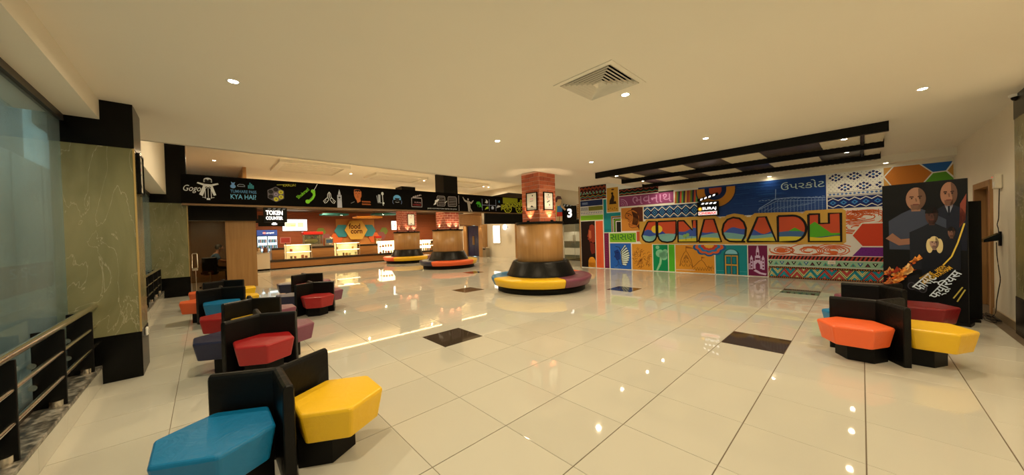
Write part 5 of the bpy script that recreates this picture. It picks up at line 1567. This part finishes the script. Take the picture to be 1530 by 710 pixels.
# machines on the counter
pm = thing('popcorn_machine', 'popcorn machine with red top on the food counter left of the hexagon signs', 'machine', (-20.2, 4.25, 1.03))
MB().box(-.22, .22, -.45, .45, .0, .12).build('base', M_STEEL, pm); MB().box(-.24, .24, -.47, .47, .62, .78, b=.02).build('red_top', mat('red_enamel', (.5, .02, .015), .3), pm)
MB().box(.2, .21, -.42, .42, .12, .62).build('glass', M_GLASS, pm); MB().box(-.2, -.19, -.42, .42, .12, .62).build('back', M_STEEL, pm)
MB().sphere((0, -.05, .3), .2, 14, sc=(.9, 1.5, .6)).build('popcorn', mat('popcorn', (.8, .65, .3), .8, bump=1, bscale=20), pm); MB().cyl(.12, .42, .55, 16, 0, .15).build('kettle', M_STEEL, pm)
for s_ in (-1, 1):
    MB().box(.18, .21, s_ * .43 - .015, s_ * .43 + .015, .12, .62).build('post', M_STEEL, pm)
cm = thing('coffee_machine', 'steel coffee machine right of the popcorn machine on the food counter', 'machine', (-20.1, 4.98, 1.03))
MB().box(-.2, .2, -.2, .2, 0, .42, b=.015).build('body', M_STEEL, cm); MB().box(.2, .21, -.15, .15, .15, .34).build('front_panel', mat('blue_panel', (.05, .12, .25), .3), cm); MB().cyl(.03, .42, .5, 12, .05, .1).build('hopper', M_WHITE, cm)
mn = thing('red_notice_board', 'small red framed board standing on the food counter', 'sign', (-20.3, 3.05, 1.03))
MB().box(-.03, .0, -.22, .22, .22, .52).build('board', mat('red_print', ob(150, 40, 30), .5), mn)
f = MB(); f.box(0, .015, -.22, .22, .22, .245); f.box(0, .015, -.22, .22, .495, .52); f.box(0, .015, -.22, -.195, .245, .495); f.box(0, .015, .195, .22, .245, .495); f.build('frame', mat('pale_red', ob(200, 120, 100), .5), mn)
MB().box(-.02, 0, -.02, .02, 0, .22).build('stand', M_BLKM, mn)
sg = thing('soda_dispenser', 'small red-topped dispenser beside the bright display case on the food counter', 'machine', (-20.0, 7.65, 1.03))
MB().box(-.15, .15, -.16, .16, 0, .34, b=.01).build('body', M_STEEL, sg); MB().box(-.16, .16, -.17, .17, .34, .46, b=.01).build('top', MATS['red_enamel'], sg); MB().cyl(.02, .1, .2, 8, .17, 0).build('tap', M_BLKM, sg)
sc_ = thing('side_counter', 'low pale side counter with dark plinth between the booth wall and the food counter', 'counter', (-19.35, 1.78, 0))
MB().box(-.2, .2, -.48, .46, .08, .80, b=.005).build('body', M_WALL, sc_); MB().box(-.18, .18, -.46, .44, 0, .08).build('plinth', M_BLKM, sc_); MB().box(-.22, .22, -.5, .47, .80, .84, b=.004).build('top', mat('pale_top', (.5, .45, .36), .3), sc_)
bt = [('glass jar', -.4), ('steel jar', .0), ('brown jar', .4)]
for i, (nm, dy) in enumerate(bt):
    j = thing('storage_jar', '%s on the low pale side counter, %s' % (nm, ('nearest the booth', 'in the middle', 'nearest the food counter')[i]), 'jar', (-19.3, 1.85 + dy * .6, .84), 0, 'jars on the counter end')
    MB().lathe([(.0, 0), (.08, 0), (.085, .18), (.055, .22), (.055, .24), (0, .24)], 16).build('jar', [M_GLASS, M_STEEL, mat('brown_glass', (.2, .08, .03), .2)][i], j); MB().cyl(.06, .24, .27, 14).build('lid', M_BLKM, j)

# hexagon signs above the counter
def hex_sign(label, y, z, r_, col, x, d=.06, art=None):
    pts = [(y + r_ * math.cos(R(60 * k)), z + r_ * math.sin(R(60 * k))) for k in range(6)]
    t = tag(MB().rings([[(x, p[0], p[1]) for p in pts], [(x + d, p[0], p[1]) for p in pts]]).build('hexagon_sign', mat('hex_%d_%d_%d' % col, ob(*col), .45)), label, 'sign', 'hexagon boards over the counter')
    if art:
        a_ = Art((x + d, 0, 0), (0, 1, 0), (0, 0, 1)); art(a_); a_.build('lettering', t)
def fcorn(a_):
    a_.text('food', 6.40, 1.97, .33, (96, 34, 12), 1, width=.66, bold=.025); a_.text('corn', 6.50, 1.68, .22, (96, 34, 12), 1, width=.68, bold=.025)
bk = MB().box(-21.449, -21.44, 5.75, 8.0, 1.0, 2.58); tag(bk.build('backing_board', mat('amber_board', ob(214, 132, 54), .5)), 'amber backing board behind the hexagon signs on the slatted wall', 'panel')
hex_sign('large orange hexagon sign with dark brown lettering over the food counter', 6.83, 1.90, .66, (255, 168, 58), -21.32, .10, fcorn)
hex_sign('teal hexagon board on the left of the big orange hexagon sign', 6.05, 1.86, .42, (52, 132, 124), -21.37, .045)
hex_sign('teal hexagon board on the right of the big orange hexagon sign', 7.62, 1.86, .42, (52, 132, 124), -21.37, .045)
hex_sign('bright orange hexagon board low on the left of the hexagon group', 5.75, 1.40, .36, (236, 104, 40), -21.405, .03)
hex_sign('bright orange hexagon board low on the right of the hexagon group', 7.95, 1.42, .36, (236, 104, 40), -21.405, .03)
hex_sign('dusty mauve hexagon board at the left of the hexagon group', 5.2, 1.44, .30, (148, 82, 70), -21.425, .018)
hex_sign('dusty mauve hexagon board at the right of the hexagon group', 8.42, 1.50, .30, (148, 82, 70), -21.425, .018)
hex_sign('olive green hexagon board at the far left of the hexagon group', 4.95, 1.82, .26, (120, 128, 40), -21.445, .018)
hex_sign('olive green hexagon board at the far right of the hexagon group', 8.62, 1.82, .26, (120, 128, 40), -21.445, .018)
def hang_hex(label, x, y, z, r_, col):
    t = thing('hanging_hexagon', label, 'ceiling panel', (x, y, z))
    MB().prism([(r_ * math.cos(R(60 * k)), r_ * math.sin(R(60 * k))) for k in range(6)], 0, .08).build('board', mat('hang_%d_%d_%d' % col, ob(*col), .5), t)
    for k in (0, 2, 4):
        MB().tube([(r_ * .7 * math.cos(R(60 * k)), r_ * .7 * math.sin(R(60 * k)), .08), (r_ * .7 * math.cos(R(60 * k)), r_ * .7 * math.sin(R(60 * k)), 4.1 - z)], .006, 6).build('wire', M_STEEL, t)
hang_hex('hanging teal hexagon panel over the food counter, left one', -20.0, 5.3, 2.70, .75, (52, 140, 124))
hang_hex('hanging teal hexagon panel over the food counter, right one', -19.6, 7.9, 2.74, .75, (52, 140, 124))
hang_hex('hanging orange hexagon panel over the food counter in front of the amber board', -18.9, 6.7, 2.50, .78, (236, 140, 40))
downlight('spotlight set in the left hanging teal hexagon panel', -19.75, 5.6, 2.70, 75, 165, 'spotlights in the hanging panels', (1.0, .76, .46))
downlight('spotlight set in the right hanging teal hexagon panel', -19.35, 7.75, 2.74, 75, 165, 'spotlights in the hanging panels', (1.0, .76, .46))
# bulkhead with hidden warm strip light above the counter
blk = MB(); blk.box(-21.45, -18.6, 1.19, 12.95, 2.95, 3.1); blk.box(-18.65, -18.6, 1.19, 12.95, 2.85, 3.2)
struct('trim_3', blk, mat('bronze_bulkhead', (.10, .06, .03), .4))
cv = tag(MB().box(-18.9, -18.75, 1.4, 12.8, 3.1, 3.13).build('cove_strip', mat('cove_glow', (1, .8, .5), .5, vary=0, emit=(1.0, .66, .28), estr=16.0)), 'warm strip light hidden on top of the bulkhead over the food counter', 'strip light')
wf = tag(MB().box(-12.75, -12.70, 1.3, 12.0, 2.52, 2.55).build('cove_strip', MATS['cove_glow']), 'warm strip light hidden behind the black sign band', 'strip light')

# ------------------------------------------------------------------ far hall: auditorium door, wall, bin, glass door
ad = struct('door_3', MB().box(-17.68, -17.055, 12.62, 12.66, .02, 1.97), mat('navy_door', (.008, .010, .06), .35))
MB().box(-17.045, -16.42, 12.62, 12.66, .02, 1.97).build('leaf', MATS['navy_door'], ad)
for x in (-17.11, -16.99):
    MB().box(x - .015, x + .015, 12.58, 12.62, .75, 1.3).build('door_handle', mat('brass_handle', (.5, .3, .1), .3, .8), ad)
pt = thing('timber_portal', 'timber portal with slanted slats around the navy auditorium doors', 'portal', (-17.05, 12.6, 0))
for s_, x0 in ((-1, -1.0), (1, .64)):
    MB().box(x0, x0 + .36, -.08, .34, 0, 2.02).build('jamb', M_WOOD, pt)
for k in range(9):
    z = 2.03 + .07 * k
    b_ = MB(); b_.rings([[(-1.2, -.3, z + .10), (1.15, -.3, z - .12), (1.15, -.3, z - .07), (-1.2, -.3, z + .15)], [(-1.2, -.22, z + .10), (1.15, -.22, z - .12), (1.15, -.22, z - .07), (-1.2, -.22, z + .15)]])
    b_.build('slat', M_WOOD, pt)
MB().box(-1.2, 1.15, -.22, -.18, 1.98, 2.75).build('slat_backing', M_WOODD, pt)
for x, w in ((-17.86, 'left'), (-16.22, 'right')):
    downlight('small warm spotlight on the %s jamb of the timber portal' % w, x, 12.40, 1.975, 9, 90, 'portal spotlights')
lp = thing('light_box', 'bright white poster light box on the pale back wall', 'light box', (-15.1, 12.94, .84))
MB().box(-.33, .33, -.06, 0, 0, 1.08, b=.005).build('case', M_STEEL, lp); a = Art((0, -.06, 0), (1, 0, 0), (0, 0, 1))
a.rect(-.31, .02, .31, 1.06, mat('lightbox_face', (.9, .9, .85), .4, vary=0, emit=(1.0, .96, .84), estr=2.0), 0)
for i in range(5):
    a.line([(-.2 + .1 * i, .3), (-.18 + .1 * i, .9)], .01, (240, 226, 190), 1)
a.build('lit_face', lp)
rs = thing('round_sign', 'small round lit sign projecting from the pale back wall', 'sign', (-14.15, 12.75, 1.78))
MB().lathe([(0, 0), (.16, 0), (.16, .06), (0, .06)], 24).build('disc', E_W, rs).rotation_euler = (PI / 2, 0, 0); MB().box(-.02, .02, 0, .2, -.02, .02).build('bracket', M_BLKM, rs)
bn = thing('litter_bin', 'tall grey litter bin beside the portal on the back wall', 'bin', (-15.82, 12.62, 0))
MB().box(-.17, .17, -.15, .15, 0, .56, b=.01).build('body', mat('bin_grey', (.25, .2, .13), .4), bn); MB().box(-.18, .18, -.16, .16, .56, .62, b=.01).build('lid', M_STEEL, bn); MB().box(-.1, .1, -.165, -.16, .46, .53).build('flap', M_BLKM, bn)
d4 = struct('door_4', MB().box(-13.25, -12.5, 12.9, 12.95, .01, 1.92), M_WOODD)
fm = MB(); fm.box(-13.45, -13.25, 12.85, 12.97, 0, 2.05); fm.box(-12.5, -12.3, 12.85, 12.97, 0, 2.05); fm.box(-13.25, -12.5, 12.85, 12.97, 1.92, 2.05); fm.build('door_frame', M_WOOD, d4)
MB().box(-12.62, -12.58, 12.86, 12.9, .9, 1.05).build('door_handle', M_STEEL, d4)
d5 = struct('door_5', MB().box(-10.08, -9.46, 12.99, 13.0, .02, 1.78), M_GLASS)
MB().box(-9.44, -8.82, 12.99, 13.0, .02, 1.78).build('leaf', M_GLASS, d5)
M_FROST = mat('frosted_band', (.60, .62, .56), .6)
for x0, x1 in ((-10.08, -9.46), (-9.44, -8.82)):
    MB().box(x0, x1, 12.982, 12.989, .95, 1.40).build('frosted_band', M_FROST, d5); MB().box(x0, x1, 12.982, 12.989, .28, .62).build('frosted_band', M_FROST, d5)
for x in (-9.5, -9.4):
    MB().tube([(x, 12.95, .85), (x, 12.94, 1.25)], .014, 8).build('door_handle', M_STEEL, d5)
# screen number sign with cut-out figure
def a_three(a_, w, h):
    a_.text('3', .02, .12, .42, E_W, 1, width=.26, bold=.03)
ns = clapper('screen_sign', 'black clapperboard sign with a lit number beside the brick column', (-9.62, 12.76, 1.96), 0, .96, .66, a_three)
stk = MB().box(0, .72, -.05, 0, 0, .11).build('clap_stick', M_BLKM, ns); stk.location = (-.25, -.03, .70); stk.rotation_euler = (0, R(14), 0)
aa = Art((-.25, -.082, .70), (math.cos(R(14)), 0, -math.sin(R(14))), (math.sin(R(14)), 0, math.cos(R(14))))
for i in range(4):
    aa.poly([(.03 + .17 * i, .01), (.12 + .17 * i, .01), (.17 + .17 * i, .1), (.08 + .17 * i, .1)], (190, 186, 176), 0)
aa.build('stripes', ns)
cf = thing('cutout_figure', 'painted cut-out child figure leaning on the numbered clapperboard sign', 'cutout', (-10.0, 12.58, 2.0))
def flatpart(nm, pts, c_, y=0.0):
    MB().rings([[(p[0], y, p[1]) for p in pts], [(p[0], y - .03, p[1]) for p in pts]]).build(nm, mat('cut_%d_%d_%d' % c_, ob(*c_), .5), cf)
flatpart('torso', [(-.16, .38), (.16, .36), (.2, .66), (-.18, .70)], (52, 120, 160)); flatpart('shorts', [(-.17, .16), (.17, .16), (.16, .38), (-.16, .38)], (190, 50, 36))
flatpart('head', [(.17 * math.cos(R(20 * i)) - .02, .86 + .2 * math.sin(R(20 * i))) for i in range(18)], (206, 168, 110), -.01); flatpart('hair', [(-.22, .86), (-.2, 1.05), (-.05, 1.16), (.12, 1.12), (.2, .95), (.12, .98), (-.06, .99), (-.12, .86)], (84, 48, 44), -.03)
flatpart('leg', [(-.17, -.1), (-.03, -.1), (-.02, .16), (-.17, .16)], (206, 160, 104)); flatpart('leg', [(.03, -.08), (.16, -.08), (.17, .16), (.02, .16)], (206, 160, 104)); flatpart('shoe', [(-.2, -.18), (0, -.18), (0, -.1), (-.18, -.1)], (210, 196, 160), -.01); flatpart('arm', [(.12, .62), (.36, .42), (.42, .48), (.18, .68)], (206, 160, 104), -.03); flatpart('scarf', [(-.2, .68), (-.1, .7), (-.15, .25), (-.24, .3)], (206, 190, 80), -.02)
mt = thing('slatted_trim', 'small stack of timber slats left of the mural', 'panel', (-8.86, 12.7, 2.05))
for k in range(8):
    MB().box(-.2, .28, -.03, .05, .08 * k, .08 * k + .05).build('slat', M_WOOD, mt)
bb = MB().box(-13.0, -7.35, 12.6, 12.72, 1.76, 1.96); tag(bb.build('black_header', M_BLKM), 'black header board over the glass double doors', 'panel')
downlight('small warm spotlight over the glass double doors', -9.5, 12.66, 1.76, 7, 110)
downlight('downlight in the corridor ceiling left of the mural', -8.0, 11.8, 3.2, 26)
downlight('downlight inside the room behind the glass doors', -9.4, 13.8, 2.29, 5)
downlight('downlight in front of the pale back wall', -14.6, 11.6, 4.1, 45)

# ------------------------------------------------------------------ film standee and things on the right
P0 = Vector((.215, 7.47)); P1 = Vector((.945, 7.27)); dv = (P1 - P0); wS = dv.length; aS = math.atan2(dv.y, dv.x)
sd = thing('film_standee', 'tall black film poster standee with several figures and yellow and white lettering', 'standee', (P0.x, P0.y, 0), aS)
hS = 1.95
MB().box(0, wS, 0, .035, 0, hS).build('board', M_BLKM, sd); MB().box(-.02, wS + .02, -.02, .20, 0, .04).build('foot', M_BLKM, sd); MB().box(.1, .13, .035, .3, 0, 1.2).build('rear_strut', M_BLKM, sd); MB().box(wS - .13, wS - .1, .035, .3, 0, 1.2).build('rear_strut', M_BLKM, sd)
a = Art((0, 0, 0), (1, 0, 0), (0, 0, 1), .0015, .35)
W_ = wS
a.rect(0, 0, W_, hS, (12, 10, 9), 0)
_poly = a.poly
a.poly = lambda pts, c_, l=0: _poly([(min(max(p[0], .003), W_ - .003), p[1]) for p in pts], c_, l)
def fig(cx, top, hw, skin, hair, cloth, collar=None, l=1, sw=2.2, bot=.6, asp=1.35):
    hh_ = hw * asp
    a.poly([(cx - hw * sw, bot), (cx - hw * sw * 1.02, top - hh_ * 2.9), (cx - hw * 1.5, top - hh_ * 2.25), (cx - hw * .5, top - hh_ * 1.9), (cx + hw * .5, top - hh_ * 1.9), (cx + hw * 1.5, top - hh_ * 2.25), (cx + hw * sw * 1.02, top - hh_ * 2.9), (cx + hw * sw, bot)], cloth, l)
    a.rect(cx - hw * .45, top - hh_ * 2.1, cx + hw * .45, top - hh_ * 1.5, tuple(int(v * .8) for v in skin), l + 1)
    if collar:
        a.poly([(cx - hw * .5, top - hh_ * 1.9), (cx + hw * .5, top - hh_ * 1.9), (cx, top - hh_ * 2.8)], collar, l + 1); a.line([(cx, top - hh_ * 2.0), (cx, top - hh_ * 2.8)], hw * .25, (20, 20, 26), l + 2)
    skin = tuple(int(v * .86) for v in skin)
    a.circ(cx, top - hh_, hh_, skin, l + 2, 22, ru=hw); a.poly([(cx + hw * .25, top - hh_ * .1)] + [(cx + hw * math.cos(R(t_)), top - hh_ + hh_ * math.sin(R(t_))) for t_ in range(66, -80, -12)] + [(cx + hw * .1, top - hh_ * 1.98), (cx + hw * .42, top - hh_ * 1.4), (cx + hw * .3, top - hh_ * .9)], tuple(int(v * .66) for v in skin), l + 3)
    a.poly([(cx - hw * .55, top - hh_ * 1.5), (cx + hw * .55, top - hh_ * 1.5), (cx + hw * .4, top - hh_ * 1.96), (cx - hw * .4, top - hh_ * 1.96)], tuple(int(v * .74) for v in skin), l + 3)
    if hair:
        a.circ(cx, top - hh_ * .75, hh_ * .78, hair, l + 3, 18, ru=hw * 1.06, a0=0, a1=180)
    for s_ in (-1, 1):
        a.line([(cx + s_ * hw * .2, top - hh_ * .82), (cx + s_ * hw * .62, top - hh_ * .80)], hh_ * .10, (46, 26, 20), l + 4)
        a.circ(cx + s_ * hw * .4, top - hh_ * .95, hh_ * .06, (24, 16, 14), l + 4, 8)
    a.line([(cx, top - hh_ * .95), (cx + hw * .08, top - hh_ * 1.25)], hh_ * .08, tuple(int(v * .75) for v in skin), l + 4); a.line([(cx - hw * .3, top - hh_ * 1.5), (cx + hw * .3, top - hh_ * 1.5)], hh_ * .09, (92, 44, 36), l + 4)
fig(.61, 1.92, .07, (158, 104, 72), None, (26, 26, 32), (126, 122, 118), 1, 2.0, 1.0, asp=2.3)
fig(.325, 1.885, .092, (160, 110, 76), None, (52, 53, 58), None, 7, 2.8, 1.0, asp=1.75)
a.poly([(.03, 1.16), (.16, 1.06), (.40, 1.10), (.40, 1.18), (.18, 1.15), (.1, 1.24)], (128, 84, 58), 12)
fig(.465, 1.60, .055, (84, 52, 38), (18, 13, 11), (26, 26, 28), None, 13, 3.6, .72, asp=2.2)
fig(.63, 1.32, .03, (128, 86, 62), (22, 15, 13), (24, 22, 24), None, 19, 2.4, .74, asp=2.5)
fig(.485, 1.19, .04, (186, 138, 106), (196, 166, 104), (19, 19, 22), None, 25, 2.8, .60, asp=2.2)
a.circ(.445, 1.06, .10, (196, 166, 104), 26, ru=.03); a.circ(.53, 1.06, .10, (196, 166, 104), 26, ru=.03)
rr = random.Random(4)
for i in range(90):
    t_ = rr.random() ** 1.2; u = .0 + .34 * t_ + .05 * rr.random(); v = .56 + .36 * t_ * t_ + .22 * (rr.random() - .5) * (1.1 - t_); s_ = .012 + .035 * rr.random()
    u = min(max(u, s_ + .004), .4)
    a.poly([(u - s_, v - s_ * .3), (u, v - s_ * .6), (u + s_ * 1.2, v + s_ * .4), (u + s_ * .5, v + s_ * 1.8), (u - s_ * .1, v + s_ * .4)], [(196, 82, 24), (226, 136, 50), (140, 42, 20), (232, 176, 100)][i % 4], 5 if i % 3 else 32)
a.poly([(.24, .60), (.34, .66), (.42, .56), (.41, .42), (.33, .40), (.25, .48)], (24, 21, 21), 34); a.ring(.28, .48, .05, .012, (58, 52, 50), 35, 16, ru=.035); a.ring(.38, .46, .06, .012, (58, 52, 50), 35, 16, ru=.035)
a.line([(.56, .80), (.63, .92), (.68, 1.10), (.735, 1.36)], .014, (206, 166, 56), 36); a.poly([(.69, 1.3), (.74, 1.4), (.75, 1.75), (.70, 1.62)], (120, 54, 36), 1)
a.text('DWAYNE', .384, .567, .05, (206, 152, 40), 38, rot=46, width=.145, bold=.02); a.text('JOHNSON', .40, .51, .05, (206, 152, 40), 38, rot=46, width=.17, bold=.02)
a.text('JASON', .515, .69, .05, (206, 152, 40), 38, rot=46, width=.11, bold=.02); a.text('STATHAM', .515, .63, .05, (206, 152, 40), 38, rot=46, width=.18, bold=.02)
a.text('फास्ट', .40, .385, .145, (196, 194, 196), 38, rot=55, width=.26, bold=.012); a.text('फ्यूिरयस', .525, .31, .135, (196, 194, 196), 38, rot=60, width=.44, bold=.012)
for k in range(2):
    a.line([(.64 + .03 * k, .36 - .04 * k), (.715 + .02 * k, .52 - .03 * k)], .012, (176, 150, 60), 38)
a.build('print', sd, 'film poster print')
bs = thing('black_board', 'plain black display board standing behind the film standee', 'board', (.52, 7.80, 0), R(-3))
MB().box(0, .60, -.02, .02, .03, 1.66).build('panel', M_BLKM, bs); MB().box(.02, .58, -.12, .12, 0, .03).build('foot', M_BLKM, bs)
# router box, device and cable on right wall
rt = thing('wall_box', 'small cream electrical box high on the right wall with a cable', 'electrical box', (1.318, 8.02, 1.82))
MB().box(-.06, 0, -.08, .08, 0, .20, b=.012).build('housing', mat('cream_plastic', (.7, .66, .55), .4), rt); MB().sphere((-.062, .05, .17), .008, 8).build('led', E_R, rt); MB().box(-.064, -.06, -.05, .03, .03, .1).build('cover', M_WHITE, rt)
dv_ = thing('wall_device', 'black wedge-shaped device on a bracket on the right wall', 'device', (1.318, 8.05, 1.08))
w_ = MB(); w_.rings([[(-.02, -.09, .03), (-.02, .09, .03), (-.02, .09, .13), (-.02, -.09, .13)], [(-.15, -.07, 0), (-.15, .08, 0), (-.15, .08, .04), (-.15, -.07, .04)]]); w_.build('body', M_BLACK, dv_); MB().box(-.02, 0, -.03, .03, -.05, .15).build('bracket', M_BLKM, dv_)
cb = [(1.30, 8.0, 1.82), (1.295, 8.0, 1.6), (1.295, 8.02, 1.42), (1.29, 8.06, 1.33), (1.285, 7.98, 1.27), (1.285, 7.96, 1.2)]
cb2 = [(1.28, 8.05, 1.08), (1.285, 8.06, .9), (1.285, 7.98, .72), (1.28, 7.88, .58), (1.285, 8.0, .42), (1.285, 8.1, .25), (1.27, 8.08, .08), (1.22, 8.02, .012)]
def smooth(P, k=6):
    P = [Vector(p) for p in P]; out = []
    for i in range(len(P) - 1):
        a_, b_, c_, d_ = P[max(i - 1, 0)], P[i], P[i + 1], P[min(i + 2, len(P) - 1)]
        for j in range(k):
            t_ = j / k
            out.append(.5 * ((2 * b_) + (-a_ + c_) * t_ + (2 * a_ - 5 * b_ + 4 * c_ - d_) * t_ * t_ + (-a_ + 3 * b_ - 3 * c_ + d_) * t_ ** 3))
    return out + [P[-1]]
M_CABLE = mat('black_cable', (.012, .01, .009), .5)
cbl = tag(MB().tube(smooth(cb), .005, 6).build('cable', M_CABLE), 'thin black cable between the cream box and the black device', 'cable')
coil = list(cb2)
for i in range(34):
    an = i * .75; coil.append((1.215 + (.05 + .02 * math.sin(i * 1.7)) * math.cos(an), 7.95 + (.26 + .07 * math.cos(i * 2.3)) * math.sin(an), .010 + .0012 * i))
tag(MB().tube(smooth(coil, 4), .005, 6).build('cable', M_CABLE), 'long black cable hanging to a loose coil on the floor by the right wall', 'cable')
cc_ = thing('dome_camera', 'white dome security camera on the ceiling at the right edge', 'camera', (1.28, 7.1, ZC))
MB().cyl(.06, -.03, 0, 20).build('base', M_WHITE, cc_); MB().sphere((0, 0, -.035), .045, 14, sc=(1, 1, .9)).build('dome', M_BLACK, cc_)

# ------------------------------------------------------------------ outside the street glass
nb = thing('outside_hoarding', 'pale hoarding with a dull red sign seen through the street glass', 'hoarding', (-9, -3.2, -.05))
MB().box(-13, 11, -.1, 0, 0, 3.7).build('board', mat('pale_hoarding', (.78, .84, .84), .8, vary=.12, scale=1.5), nb)
a = Art((0, 0, 0), (-1, 0, 0), (0, 0, 1), .02); a.rect(3.4, .36, 6.9, 1.05, (150, 96, 92), 0); a.text('S SC', 4.0, .74, .24, (206, 186, 176), 1, width=1.6)
a.build('red_sign', nb)
for k in range(12):
    MB().box(-12.4 + 2 * k, -12.36 + 2 * k, 0, .02, 0, 3.7).build('joint_strip', mat('hoarding_strip', (.5, .55, .56), .7), nb)
tag(MB().box(-40, 8, -9.5, -9.0, -.1, 16).build('outside_backdrop', mat('dark_backdrop', (.16, .22, .24), .8, vary=.2, scale=.6)), 'added dark building beyond the hoarding outside the street glass', 'backdrop')  # added only to darken what shows above the hoarding
